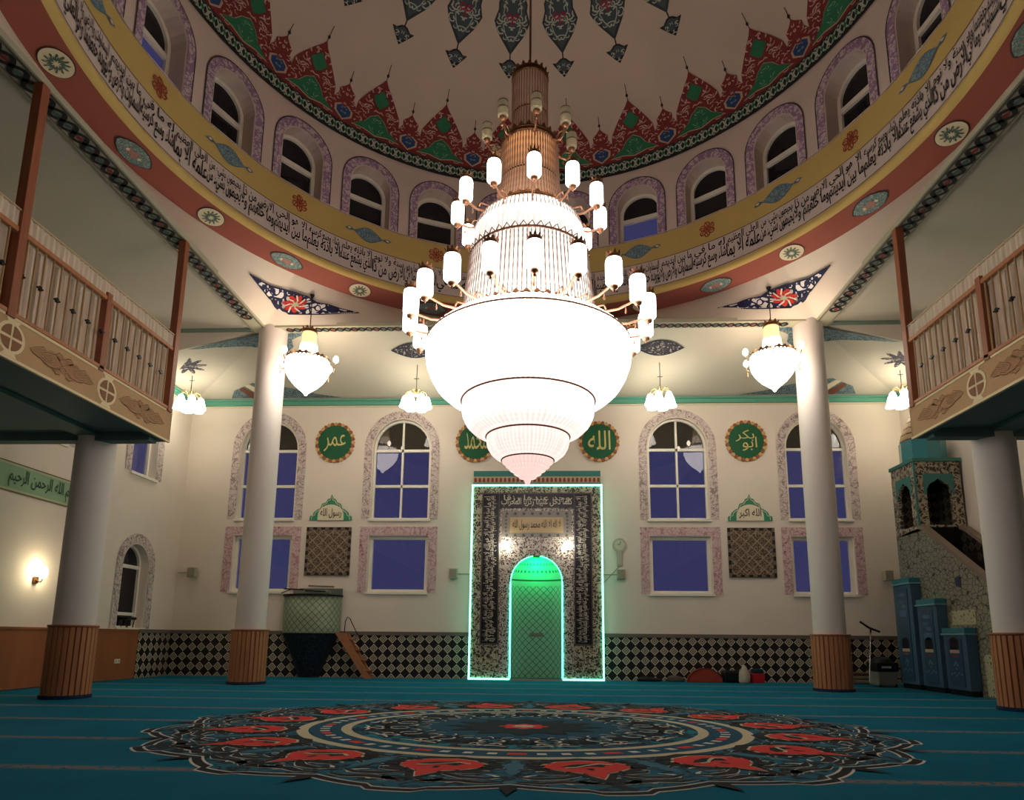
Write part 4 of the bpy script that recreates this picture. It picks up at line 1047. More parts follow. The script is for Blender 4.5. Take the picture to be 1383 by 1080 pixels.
    # gathered curtain behind the balusters and the short frill over the rail
    mb = MB(); N = 900; vs = []
    for i in range(N+1):
        y = 3.2+6.86*i/N; d = .018*math.sin(y*62)+.012*math.sin(y*23+1.3)
        for z, k in ((4.62, 1.2), (5.1, 1.0), (5.6, .6)): vs.append((s*(6.04+d*k), y, z))
    mb.add(vs, [(3*i+j, 3*i+3+j, 3*i+4+j, 3*i+1+j) for i in range(N) for j in range(2)], 0, True); add(mb, 'curtain', CURT)
    mb = MB(); vs = []
    for i in range(N+1):
        y = 3.2+6.86*i/N; d = .009*math.sin(y*70)+.006*math.sin(y*31)
        for z in (5.655, 5.87): vs.append((s*(5.965+d), y, z))
    mb.add(vs, [(2*i, 2*i+2, 2*i+3, 2*i+1) for i in range(N)], 0, True); o = add(mb, 'curtain_frill', CURT); o['label'] = 'short gathered frill above the handrail'
    mb = MB(); vs = []
    for i in range(61):
        x = 5.96+.26*i/60; d = .02*math.sin(x*90)
        for z in (4.66, 5.2, 5.62): vs.append((s*(x if z > 5 else x), 10.08+d, z))
    mb.add(vs, [(3*i+j, 3*i+3+j, 3*i+4+j, 3*i+1+j) for i in range(60) for j in range(2)], 0, True); add(mb, 'curtain_end', CURT)
    # balusters
    base_o = None; y = 5.35; k = 0
    while y < 10.0:
        if all(abs(y-p[0]) > .08 for p in posts):
            if base_o is None:
                mb = MB(); mb.tube([(0, 0, 0), (0, 0, .97)], .012, 6); base_o = o = mb.build('baluster', WOODP)
            else: o = base_o.copy(); COL.objects.link(o)
            o.parent = b; o.location = (s*(5.965-7.5), y-10.1, 4.635-4.1)
        y += .14
    st = None
    for i in range(13):
        y = 9.67-.283*i
        if any(abs(y-p[0]) < .07 for p in posts): continue
        if st is None:
            mb = MB(); mb.box(-.012, .012, -.045, .045, -.010, .010); mb.box(-.014, .014, -.015, .015, -.028, .028); st = o = mb.build('stud_ornament', DARKG)
        else: o = st.copy(); COL.objects.link(o)
        o.parent = b; o.location = (s*(5.94-7.5), y-10.1, 5.11-4.1)
balcony(-1, [(10.0, 1), (8.33, 0), (6.77, 1), (5.1, 0), (3.4, 1)], 'left balcony with wooden railing, white curtain and brown painted edge')
balcony(1, [(10.0, 1), (8.24, 0), (6.6, 1), (5.0, 0), (3.4, 1)], 'right balcony with wooden railing, white curtain and brown painted edge')

# ================================================================== MIHRAB
LED = emi('turquoise_led', (120, 255, 216), 3.6, (200, 255, 240)); LED2 = emi('turquoise_led_niche', (90, 250, 225), 3.0, (200, 255, 240))
MY = 15.60
mh = thing('mihrab', 'tiled prayer niche outlined by turquoise light strips', 'mihrab', (0, MY, 0))
P = lambda d=0.0: (lambda u, v: Vector((u, -d, v)))
FLOR = scroll('mihrab_floral_tiles', (62, 56, 48), (186, 174, 148), 7, .062, (116, 78, 64), w2=.12, rough=.3)
FLOR2 = scroll('mihrab_inner_tiles', (76, 66, 60), (190, 176, 164), 9, .075, (140, 116, 110), w2=.2, rough=.22)
def hole_panel(mb, x0, x1, z0, z1, hole, d, mi=0): mb.flat([rect(x0, x1, z0, z1), hole], P(d), mi)
nic = arch(0, .60, .001, 2.30, 2.90, 24)
# body with recess
mb = MB(); mb.flat([[(-1.545, 0), (-.6, 0)] + [(-.6, 2.30)] + arc_pts(0, 2.30, .60, .60, 180, 0, 24)[1:] + [(.6, 0), (1.545, 0), (1.545, 4.62), (-1.545, 4.62)]], P(0), 0)
for sx in (-1, 1): mb.quad((sx*1.545, 0, 0), (sx*1.545, .35, 0), (sx*1.545, .35, 4.62), (sx*1.545, 0, 4.62), 0)
mb.quad((-1.545, 0, 4.62), (1.545, 0, 4.62), (1.545, .35, 4.62), (-1.545, .35, 4.62))
mb.build('tiled_surround', [FLOR], mh)
m = M('niche_green_tiles', (120, 158, 132), .3); x_, y_, z_ = m.co(); u_, v_, _ = m.co('UV')
a1 = ((u_+v_)/.17).fr(); a2 = ((v_-u_)/.17).fr(); ln = (a1-.5).ab().gt(.45).mx((a2-.5).ab().gt(.45))._m('MULTIPLY', v_.lt(2.2)); ln2 = (v_-2.34).ab().lt(.02); dots = ((v_-2.55).ab().lt(.03).mx((v_-2.72).ab().lt(.025)))._m('MULTIPLY', (u_*9).fr().lt(.5))
m.base(m.mix(ln.mx(ln2), m.mix(dots, (126, 160, 134), (60, 90, 70)), (56, 64, 50)))
mb = MB(); vs = []; rows = 30
def nichep(a, z):
    R = .60
    if z <= 2.3: r = R
    else: r = R*math.sqrt(max(0, 1-((z-2.3)/.6)**2))
    return Vector((-r*cs(a), r*sn(a)*.52, z))
zz = [i*2.3/12 for i in range(13)]+[2.3+.6*sn(90*i/12) for i in range(1, 13)]
mb.add([nichep(180*i/24, z) for z in zz for i in range(25)], [(j*25+i, j*25+i+1, (j+1)*25+i+1, (j+1)*25+i) for j in range(len(zz)-1) for i in range(24)], 0, True, uv=[(math.pi*.52*(i/24-.5)*1.1, z) for z in zz for i in range(25)])
mb.box(-.6, .6, .02, .15, .0, .05, 1); mb.build('niche', [m.m, mat('niche_sill_paint', (30, 90, 90), .5)], mh)
# header board
mb = MB(); mb.box(-1.55, 1.55, -.01, .35, 4.86, 5.00, 0); mb.box(-1.56, 1.56, -.02, .35, 4.64, 4.70, 0); mb.box(-1.55, 1.55, -.005, .35, 4.70, 4.86, 1)
for i in range(30):
    u = -1.5+3.0*i/29; mb.flat(arch(u, .032, 4.72, 4.79, 4.83, 6), P(.012), 2)
mb.build('header_board', [mat('header_teal_paint', (60, 128, 118), .5), mat('header_cream', (196, 176, 142), .5), mat('header_brown', (130, 72, 48), .5)], mh)
# black script panels
def seg(s): return arab(s)
mb = MB()
for r in (rect(-1.30, -.92, .84, 4.42), rect(.92, 1.30, .84, 4.42)): mb.flat(r, P(.014), 0)
mb.flat(rect(-.90, .90, 4.08, 4.42), P(.014), 0)
for xx in (-.91, .91): mb.box(xx-.012, xx+.012, -.03, 0, .84, 4.42, 2)
for r in (rect(-1.33, 1.33, 4.42, 4.45), rect(-1.33, -1.30, .80, 4.42), rect(1.30, 1.33, .80, 4.42), rect(-1.33, -.92, .80, .84), rect(.92, 1.33, .80, .84)): mb.flat(r, P(.018), 2)
scr = mb.build('script_panel', [mat('black_script_tile', (20, 18, 26), .3), WHITE, mat('grey_rail', (84, 78, 80), .4)], mh)
mb = MB(); 
text_on(mb, seg('كلما دخل عليها زكريا المحراب'), -.86, .86, 4.11, 4.33, P(.020), 0, bold=.012)
text_on(mb, seg('وجد عندها رزقا'), -.8, .8, 4.22, 4.40, P(.022), 0, bold=.006)
for sx in (-1, 1):
    Wd = WORDS if sx < 0 else WORDS[25:]+WORDS[:25]
    f = lambda u, v, sx=sx: Vector((sx*1.11+v*-1 if False else (1.11*sx - v), -.020, u))
    z = 4.38; k = 0
    # the side texts run upwards, lettering turned on its side
    g = [Wd[i:i+3] for i in range(0, 36, 3)]; L = 3.5/len(g)
    for i, w3 in enumerate(g):
        z1 = .88+L*i
        text_on(mb, arab(' '.join(w3)), z1, z1+L*.98, -.15, .06, f, 0, bold=.012)
        text_on(mb, arab(' '.join(g[(i+5) % len(g)][:2])), z1+.01, z1+L*.92, .0, .165, f, 0, bold=.004)
mb.build('script_lettering', mat('ivory_lettering', (206, 200, 180), .4), scr)
# inner field with plaque
mb = MB(); mb.flat([rect(-.88, .88, 2.30, 4.05), ], P(.006), 1) if False else None
mb = MB(); mb.flat([[(-.88, .10), (-.66, .10), (-.66, 2.30)]+arc_pts(0, 2.30, .66, .66, 180, 0, 24)[1:]+[(.66, .10), (.88, .10), (.88, 4.05), (-.88, 4.05)]], P(.008), 0)
mb.build('inner_tile_field', [FLOR2], mh)
mb = MB(); mb.box(-.84, .84, -.03, 0, 3.36, 4.0, 0); mb.box(-.64, .64, -.045, 0, 3.46, 3.84, 1)
for i in range(8):
    for z in (3.40, 3.93): mb.flat(rosette(-.72+1.44*i/7, z, .045, 6), P(.034), 2)
for i in range(5):
    for sx in (-1, 1): mb.flat(rosette(sx*.74, 3.5+.09*i, .032, 6), P(.034), 2)
text_on(mb, arab('لا اله الا الله محمد رسول الله'), -.58, .58, 3.52, 3.78, P(.05), 3, bold=.01)
mb.build('plaque', [mat('silver_grey_tile', (128, 122, 110), .25), mat('gold_plaque', (176, 150, 96), .25), mat('dark_rosette_tile', (70, 66, 62), .4), mat('brown_lettering', (70, 44, 30), .5)], mh)
# LED strips
def led(name, boxes, m_):
    mb = MB()
    for bxx in boxes: mb.box(*bxx)
    return mb.build(name, m_, mh)
led('led_strip', [(-1.585, -1.55, -.03, .0, .02, 4.64)], LED); led('led_strip', [(1.55, 1.585, -.03, .0, .02, 4.64)], LED)
led('led_strip', [(-1.585, 1.585, -.03, .0, 4.62, 4.655)], LED)
led('led_strip', [(-1.585, -.62, -.05, -.02, .01, .045)], LED); led('led_strip', [(.62, 1.585, -.05, -.02, .01, .045)], LED)
led('led_strip', [(-.635, -.595, -.04, -.01, .05, 2.28)], LED2); led('led_strip', [(.595, .635, -.04, -.01, .05, 2.28)], LED2)
mb = MB(); mb.tube([(p[0], -.02, p[1]) for p in arc_pts(0, 2.28, .61, .62, 0, 84, 12)], .012, 6, 0); mb.build('led_strip', LED2, mh)
mb = MB(); mb.tube([(p[0], -.02, p[1]) for p in arc_pts(0, 2.28, .61, .62, 96, 180, 12)], .012, 6, 0); mb.build('led_strip', LED2, mh)
mb = MB(); mb.box(-.08, .08, -.05, .03, 2.86, 2.91); mb.build('lamp_housing', mat('green_lamp_housing', (30, 120, 60), .5), mh)
lamp('niche_lamp', 'POINT', (0, -.02, 2.62), (20, 255, 150), 22, mh, .06)
mb = MB(); mb.box(-.6, .6, -.06, .1, .0, .03); mb.build('threshold', mat('marble_threshold', (170, 140, 120), .4), mh)
s0 = None
for sx, lb in ((-1, 'round glowing wall lamp on the left of the mihrab arch'), (1, 'round glowing wall lamp on the right of the mihrab arch')):
    t = thing('wall_lamp', lb, 'wall lamp', (sx*.76, MY-.03, 3.13), group='wall lamps of the mihrab')
    mb = MB(); mb.lathe([(.001, -.09), (.07, -.07), (.105, 0), (.07, .08), (.02, .1)], 20, (0, -.12, 0)); mb.build('lamp_globe', emi('sconce_globe', (255, 250, 235), 26), t)
    mb = MB(); mb.tube([(0, 0, -.05), (0, -.08, -.12), (0, -.12, -.09)], .012, 6); mb.box(-.04, .04, -.005, .02, -.1, 0); mb.build('bracket', BRASS, t)

# ================================================================== THINGS ON THE BACK WALL
def roundel(x, txts, label):
    t = thing('calligraphy_roundel', label, 'roundel', (x, 15.96, 5.85), group='green calligraphy roundels')
    F = lambda d: (lambda u, v: Vector((u, -d, v)))
    mb = MB(); mb.prism(ell(0, 0, .44, .46, 48), lambda u, v, d: Vector((u, -d, v)), 0, .03, 0); mb.build('green_disc', mat('deep_green_paint', (26, 88, 56), .6), t)
    mb = MB()
    for i in range(32):
        a = 360*i/32; mb.prism(ell(.47*cs(a), .49*sn(a), .046, .046, 8), lambda u, v, d: Vector((u, -d, v)), 0, .035, i % 2)
    mb.build('scalloped_rim', [mat('gold_rim', (206, 160, 96), .5), mat('rim_brown', (150, 86, 56), .5)], t)
    mb = MB()
    for (s_, u0, u1, v0, v1, b) in txts: text_on(mb, arab(s_), u0, u1, v0, v1, F(.036), 0, bold=b, res=3)
    mb.build('gold_lettering', mat('gold_lettering_paint', (206, 190, 120), .5), t)
roundel(-5.17, [('عمر', -.28, .28, -.24, .20, -.004)], 'round green calligraphy disc beside the far left column')
roundel(-1.56, [('محمد', -.28, .3, -.2, .24, -.004)], 'round green calligraphy disc half hidden by the left side of the chandelier')
roundel(1.56, [('الله', -.28, .28, -.22, .28, .004)], 'round green calligraphy disc just right of the chandelier tip')
roundel(5.2, [('ابو', -.1, .26, -.26, .1, -.002), ('بكر', -.26, .2, -.02, .28, -.002)], 'round green calligraphy disc between the two right windows')
def crest(x, label, txt):
    t = thing('calligraphy_crest', label, 'wall ornament', (x, 15.96, 3.83), group='green pointed crests')
    F = lambda d: (lambda u, v: Vector((u, -d, v)))
    L = [(-.54, 0), (-.53, .10), (-.46, .13), (-.44, .20), (-.34, .28), (-.28, .30), (-.24, .42), (-.14, .46), (-.10, .54), (-.04, .56), (0, .66)]
    out = L+[(-p[0], p[1]) for p in L[-2::-1]]
    mb = MB(); mb.prism(out, lambda u, v, d: Vector((u, -d, v)), 0, .02, 0)
    ribbon(mb, [(p[0]*.9, p[1]*.9+.01) for p in out], .014, F(.024), 1); ribbon(mb, [(p[0]*.8, p[1]*.8+.05) for p in out if abs(p[0]) < .42], .012, F(.024), 2)
    mb.build('crest_board', [mat('crest_green', (52, 140, 104), .5), CREAM, mat('crest_brown', (120, 72, 52), .5)], t)
    mb = MB(); mb.flat(arch(0, .33, .0, .12, .40, 14), F(.026), 0)
    text_on(mb, arab(txt), -.27, .27, .05, .30, F(.03), 1, bold=.014); mb.build('lettering_field', [CREAM, mat('crest_lettering', (72, 46, 34), .5)], t)
crest(-5.17, 'green pointed crest above the left lattice panel', 'رسول الله'); crest(5.2, 'green pointed crest above the right lattice panel', 'الله اكبر')
m = M('lattice_panel_pattern', (74, 60, 52), .4); x_, y_, z_ = m.co(); q1 = ((x_+z_)/.27).fr(); q2 = ((x_-z_)/.27).fr(); vr = m.voro(16); dots = m.voro(11, 'F1')
m.base(m.mix(((q1-.5).ab().lt(.05)).mx((q2-.5).ab().lt(.05)), m.mix(vr.lt(.05), m.mix(dots.lt(.3), (84, 68, 58), (112, 92, 78)), (150, 136, 116)), (158, 142, 120)))
LAT = m.m
def lattice_panel(x, label):
    t = thing('lattice_panel', label, 'wall panel', (x, 15.96, 3.05), group='dark lattice tile panels')
    mb = MB(); mb.box(-.56, .56, -.02, 0, -.60, .60); mb.build('patterned_field', LAT, t)
    if 'edging_checker' not in MT:
        e = M('edging_checker', (34, 30, 28), .5); x1, y1, z1 = e.co(); MT['edging_checker'] = e.base(e.mix((x1*5).fr().lt(.5)._m('MULTIPLY', (z1*5).fr().lt(.5)).mx((x1*5).fr().gt(.5)._m('MULTIPLY', (z1*5).fr().gt(.5))), (36, 30, 28), (118, 102, 86)))
    mb = MB()
    for r in (rect(-.565, -.50, -.605, .605), rect(.50, .565, -.605, .605), rect(-.50, .50, -.605, -.54), rect(-.50, .50, .54, .605)): mb.prism(r, lambda u, v, d: Vector((u, -d, v)), 0, .028)
    mb.build('tile_edging', MT['edging_checker'], t)
lattice_panel(-5.19, 'dark lattice tile panel above the small tiled pulpit'); lattice_panel(5.2, 'dark lattice tile panel between the right low windows')
def speaker(x, z, wire, label):
    t = thing('wall_speaker', label, 'speaker', (x, 15.96, z), group='small wall speakers')
    mb = MB(); mb.box(-.10, .10, -.16, -.02, -.12, .12, bev=.01); mb.box(-.03, .03, -.03, 0, -.03, .03); mb.build('speaker_box', GREY, t)
    mb = MB(); mb.box(-.08, .08, -.165, -.155, -.10, .10); mb.build('speaker_grille', mat('speaker_grille', (150, 142, 124), .8), t)
    if wire: mb = MB(); mb.tube([(0, -.01, 0), (wire, -.01, .0)], .012, 6); mb.build('cable', GREY, t)
speaker(-8.55, 2.5, -.4, 'small grey speaker in the far left corner by the side wall')
speaker(-2.03, 2.5, .42, 'small grey speaker just left of the mihrab')
speaker(2.04, 2.5, -.42, 'small grey speaker just right of the mihrab, under the clock')
speaker(8.33, 2.5, 0, 'small grey speaker between the far right column and the tall pulpit')
t = thing('wall_clock', 'pale round wall clock with a stem right of the mihrab', 'clock', (2.02, 15.96, 3.22))
mb = MB(); mb.prism(ell(0, 0, .17, .17, 28), lambda u, v, d: Vector((u, -d, v)), 0, .05, 0); mb.box(-.07, .07, -.04, 0, -.52, -.15, bev=.01); mb.build('clock_case', GREY, t)
mb = MB(); mb.flat(ell(0, 0, .12, .12, 24), lambda u, v: Vector((u, -.052, v)), 0); mb.build('clock_face', mat('clock_face', (200, 194, 172), .4), t)
mb = MB(); ribbon(mb, [(0, 0), (.02, .09)], .012, lambda u, v: Vector((u, -.056, v))); ribbon(mb, [(0, 0), (-.06, .02)], .014, lambda u, v: Vector((u, -.056, v))); mb.build('clock_hand', DARKG, t)
mb = MB(); mb.tube([(0, -.01, -.5), (-.42, -.01, -.95)], .008, 6); mb.build('cable', GREY, t)
# left side wall
mb = MB(); L0 = lambda u, v: Vector((-8.985, u, v)); mb.flat(rect(-2.9, 12.95, 3.38, 3.88), L0, 0)
for v in (3.38, 3.88): ribbon(mb, [(-2.9, v), (12.95, v)], .02, lambda u, v: Vector((-8.98, u, v)), 1)
for v in (3.41, 3.85): ribbon(mb, [(-2.9, v), (12.95, v)], .04, lambda u, v: Vector((-8.982, u, v)), 2)
for i, g in enumerate(('بسم الله الرحمن الرحيم', 'الحمد لله رب العالمين', 'الرحمن الرحيم')):
    text_on(mb, arab(g), 10.55-2.9*i, 12.2-2.9*i, 3.45, 3.80, lambda u, v: Vector((-8.975, u, v)), 3, bold=.008)
mb.build('script_band', [mat('mint_band', (140, 172, 138), .7), mat('band_brown_line', (110, 84, 60), .7), mat('band_pale_line', (176, 186, 150), .7), mat('band_lettering', (50, 74, 60), .7)], wl)
t = thing('wall_lamp', 'single glowing lamp on the left side wall', 'wall lamp', (-8.98, 11.45, 2.02))
mb = MB(); mb.lathe([(.03, -.09), (.06, -.06), (.07, .02), (.05, .1), (.03, .12)], 16, (.13, 0, .03)); mb.build('lamp_globe', emi('side_sconce_globe', (255, 244, 200), 24), t)
mb = MB(); mb.tube([(0, 0, -.1), (.1, 0, -.14), (.13, 0, -.08)], .012, 6); mb.box(0, .02, -.05, .05, -.16, -.04); mb.build('bracket', BRASS, t)
lamp('side_sconce', 'POINT', (.45, 0, .1), (255, 236, 190), 5, t, .08)
t = thing('socket_outlet', 'white double socket on the wooden dado by the left window', 'socket', (-8.95, 13.95, .40))
mb = MB(); mb.box(0, .015, -.09, .09, -.045, .045, bev=.004); mb.build('socket_plate', WHITE, t)
mb = MB(); mb.box(.012, .018, -.07, -.02, -.025, .025); mb.box(.012, .018, .02, .07, -.025, .025); mb.build('socket_face', GREY, t)
t = thing('folded_stool', 'small dark stool left on the sill of the narrow left window', 'stool', (-9.12, 14.42, 1.12))
mb = MB(); mb.box(-.10, .10, -.18, .18, .17, .23, bev=.015); mb.build('seat', DARKG, t)
for a, b_ in ((-.07, -.14), (-.07, .14), (.07, -.14), (.07, .14)):
    mb = MB(); mb.tube([(a, b_, .18), (a*.9, b_*.8, .0)], .012, 6); mb.build('leg', DARKG, t)

# ================================================================== SMALL TILED PULPIT
kp = thing('teaching_pulpit', 'small rounded pulpit with grey green tiles over a dark tapering foot', 'pulpit', (-5.46, 15.9, 0))
m = M('grey_green_scale_tiles', (140, 150, 126), .35); u_, v_, _ = m.co('UV')
a1 = ((u_+v_)/.17).fr(); a2 = ((v_-u_)/.17).fr(); e1 = (a1-.5).ab().mx((a2-.5).ab()); inn = e1.gt(.24)._m('MULTIPLY', e1.lt(.29))
m.base(m.mix(e1.gt(.445), m.mix(inn, (136, 148, 124), (96, 112, 94)), (40, 44, 34))); KT = m.m
mb = MB(); mb.lathe([(.70, 1.03), (.70, 1.93), (.66, 1.93), (.66, 1.1)], 40, a0=90, a1=270, sy=.72); mb.build('tiled_parapet', KT, kp)
m = M('dark_speckled_tiles', (28, 32, 38), .3); m.co(); v1 = m.voro(9); m.base(m.mix(v1.lt(.05), (26, 30, 36), (44, 52, 58))); 
mb = MB(); mb.lathe([(.26, 0), (.36, .3), (.55, .72), (.68, 1.0), (.70, 1.03), (.4, 1.04)], 40, a0=90, a1=270, sy=.72); mb.build('tapering_foot', m.m, kp)
mb = MB(); mb.tube([(.72*sn(a), .72*cs(a)*.72, 1.94) for a in range(90, 271, 6)], .02, 8); mb.tube([(.71*sn(a), .71*cs(a)*.72, 1.03) for a in range(90, 271, 6)], .012, 6); mb.build('black_rim', DARKG, kp)
mb = MB(); mb.box(-.36, .70, -.0, .05, 1.9, 2.12); mb.build('back_board', mat('grey_green_board', (96, 106, 98), .6), kp)
t = thing('folding_lectern', 'folded grey lectern and papers lying on the small pulpit', 'lectern', (-5.40, 15.62, 1.955))
mb = MB(); mb.box(-.45, .45, -.06, .04, .02, .10, bev=.01); mb.build('lectern_board', mat('lectern_grey', (120, 124, 112), .5), t)
mb = MB(); mb.tube([(-.68, -.05, .13), (-.2, -.05, .11)], .018, 6); mb.tube([(-.72, -.1, .02), (-.5, -.05, .12)], .012, 6); mb.tube([(-.15, -.08, .09), (.35, -.08, .07)], .014, 6); mb.build('folding_leg', DARKG, t)
t = thing('wall_rod', 'thin brown rod fixed on the wall above the small pulpit', 'rod', (-5.30, 15.95, 2.18))
mb = MB(); mb.tube([(-.32, -.01, .01), (.32, -.01, -.01)], .016, 6); mb.build('rod', mat('rod_brown', (120, 100, 72), .5), t)
ld = thing('pulpit_ladder', 'small orange wooden ladder leaning on the tiled pulpit', 'ladder', (-3.9, 15.6, 0))
def ld_s(y): 
    mb = MB(); mb.prism([(-.84, 1.05), (-.60, 1.05), (.06, .0), (-.10, .0)], lambda u, v, d: Vector((u, y+d, v)), 0, .035); return mb
ld_s(-.14).build('side_board', WOODF, ld); ld_s(.16).build('side_board', WOODF, ld)
for i in range(4):
    mb = MB(); z = .16+.24*i; x = -.66*(z/1.05)+.02; mb.box(x-.06, x+.10, -.13, .17, z, z+.03); mb.build('step', WOODR, ld)
mb = MB(); mb.tube([(-.62, -.13, 1.03), (-.61, -.13, 1.32), (-.56, -.13, 1.42), (-.50, -.13, 1.38), (-.34, -.13, 1.08), (-.16, -.13, .78)], .011, 6); mb.build('handrail_hoop', DARKG, ld)

# ================================================================== TALL PULPIT (MINBAR)
mn = thing('minbar', 'tall tiled pulpit with arched kiosk and staircase in the right corner', 'pulpit', (8.0, 13.8, 0))
m = M('scale_pattern_tiles', (128, 136, 112), .3, spec=.5); x_, y_, z_ = m.co(); n1 = m.voro(8.5, vec=m.comb(x_, y_, z_*1.15)); n2 = m.voro(24, 'F1')
m.base(m.mix(n1.lt(.045), m.mix(n2.lt(.3), (132, 130, 108), (150, 148, 126)), (52, 46, 38))); SCALE = m.m
KIOSK = scroll('kiosk_arabesque_tiles', (66, 58, 48), (172, 160, 138), 6, .06, (122, 70, 56), w2=.15, rough=.3, kind='Object')
DTILE = diamonds('dark_wave_tiles', (26, 24, 24), (44, 40, 36), (104, 96, 78), .10, .11, 1)
DTILEX = diamonds('dark_wave_tiles_front', (26, 24, 24), (44, 40, 36), (104, 96, 78), .10, .11, 0)
def mx(mb, name, mats, parent=None): o = mb.build(name, mats); o.data.transform(Matrix.Translation((-8.0, -13.8, 0))); o.parent = parent or mn; return o
side = [(14.72, 0), (14.72, 3.22), (13.86, 3.30), (13.66, 3.22), (10.75, 1.22), (10.75, 0)]
for x0, mt, nm in ((8.0, SCALE, 'side_wall'), (8.82, DTILE, 'side_wall')):
    mb = MB(); mb.prism(side, lambda u, v, d, x0=x0: Vector((x0+d, u, v)), 0, .09, 0); o = mx(mb, nm, mt)
    if x0 > 8.5: o['label'] = 'far balustrade with dark wave tiles'
mb = MB()
for x0 in (8.0, 8.82):
    mb.prism([(13.86, 3.30), (13.66, 3.22), (10.72, 1.20), (10.72, 1.27), (13.64, 3.29), (13.86, 3.37)], lambda u, v, d, x0=x0: Vector((x0-.03+d, u, v)), 0, .15, 0)
mx(mb, 'sloping_coping', mat('coping_stone', (132, 116, 100), .5))
for i in range(9):
    mb = MB(); y1 = 13.7-.32*i; z = 2.72-.225*i; mb.box(8.09, 8.82, y1-.34, y1, 0 if i == 0 else z-.24, z); mx(mb, 'step', mat('minbar_step', (60, 50, 46), .7))
# decoration strips on the side wall
mb = MB()
for y0, z0 in ((11.75, .2), (12.1, 1.45)):
    mb.flat(rect(11.2, 12.18, .02, .75) if z0 < 1 else rect(12.3, 13.0, 1.28, 1.55), lambda u, v: Vector((7.988, u, v)), 0)
mb.flat([(12.62, 1.98), (12.78, 2.0), (12.78, 2.16), (12.64, 2.2)], lambda u, v: Vector((7.985, u, v)), 1)
mx(mb, 'tile_ornament', [scroll('minbar_speckle_tiles', (74, 72, 56), (178, 176, 140), 10, .16), mat('small_dark_tile', (54, 60, 84), .4)])
# kiosk faces with arches
def kface(fn, w, name, z0, z1, hole=True):
    mb = MB(); cx = w/2; h = [(cx-w*.27, 3.36), (cx+w*.27, 3.36), (cx+w*.27, 4.02)]+[(cx+w*.27*math.cos(t*PI/10), 4.02+.28*math.sin(t*PI/10)**.8) for t in range(1, 5)]+[(cx, 4.36)]+[(cx-w*.27*math.cos(t*PI/10), 4.02+.28*math.sin(t*PI/10)**.8) for t in range(4, 0, -1)]+[(cx-w*.27, 4.02)]
    fr = [(cx-w*.33, 3.98), (cx+w*.33, 3.98), (cx+w*.33, 4.46), (cx-w*.33, 4.46)]
    for d in (0, .07): mb.flat([rect(0, w, z0, z1), h], lambda u, v, d=d: fn(u, v, d), 0)
    n = len(h); mb.add([fn(p[0], p[1], 0) for p in h]+[fn(p[0], p[1], .07) for p in h], [(i, (i+1) % n, n+(i+1) % n, n+i) for i in range(n)], 0)
    up = [p for p in h if p[1] >= 4.0]
    sp = [(cx+w*.33, 4.0), (cx+w*.33, 4.46), (cx-w*.33, 4.46), (cx-w*.33, 4.0)]+[p for p in reversed(up)]
    mb.flat(sp, lambda u, v: fn(u, v, -.008), 1)
    return mx(mb, name, [KIOSK, mat('kiosk_teal', (66, 124, 116), .5)])
kface(lambda u, v, d: Vector((8.0+d, 14.72-u, v)), .92, 'kiosk_side', 3.22, 4.75)
kface(lambda u, v, d: Vector((8.0+u, 13.8+d, v)), .95, 'kiosk_front', 3.30, 4.75)
mb = MB(); mb.box(8.88, 8.95, 13.87, 14.72, 3.22, 4.75, 0); mb.box(8.07, 8.88, 14.65, 14.72, 3.22, 4.75, 1); mb.box(8.07, 8.88, 13.87, 14.65, 3.2, 3.26, 1)
mx(mb, 'kiosk_back', [DTILE, DTILEX])
mb = MB(); mb.box(7.97, 8.97, 13.77, 14.75, 4.72, 4.80, 0, bev=.008); mb.box(7.985, 8.02, 13.785, 13.82, 3.3, 4.72, 0); mx(mb, 'kiosk_cornice', mat('kiosk_teal', (66, 124, 116), .5))
mb = MB(); mb.box(8.1, 8.82, 13.80, 13.86, 2.66, 3.32); mx(mb, 'doorway_shade_sheet', mat('opening_shade_black', (12, 12, 14), .9))  # black sheet standing in for the dark of the open stair doorway
mb = MB()
vs = [(8.48+.46*sn(30+60*i), 14.26+.46*cs(30+60*i)) for i in range(6)]
n = 10; vs = [(8.48+.45*sn(18+36*i), 14.26+.45*cs(18+36*i)) for i in range(n)]
mb.add([(p[0], p[1], 4.78) for p in vs]+[(p[0], p[1], 5.28) for p in vs]+[(8.48, 14.26, 5.28)], [(i, (i+1) % n, n+(i+1) % n, n+i) for i in range(n)]+[(n+i, n+(i+1) % n, 2*n) for i in range(n)])
mx(mb, 'turquoise_drum', mat('turquoise_gloss', (52, 134, 144), .18, spec=.7))
mb = MB(); mb.lathe([(.43, 5.28), (.40, 5.42), (.32, 5.62), (.22, 5.82), (.12, 6.02), (.03, 6.16), (.002, 6.22)], 10, (8.48, 14.26, 0)); 
m = M('cone_band_tiles', (190, 160, 118), .5); x_, y_, z_ = m.co(); nn = m.noise(18, 2); m.base(m.mix((z_*7).fr().lt(.22)._m('MULTIPLY', nn.gt(.4)), (190, 164, 126), (104, 60, 44)))
mx(mb, 'spire', m.m)
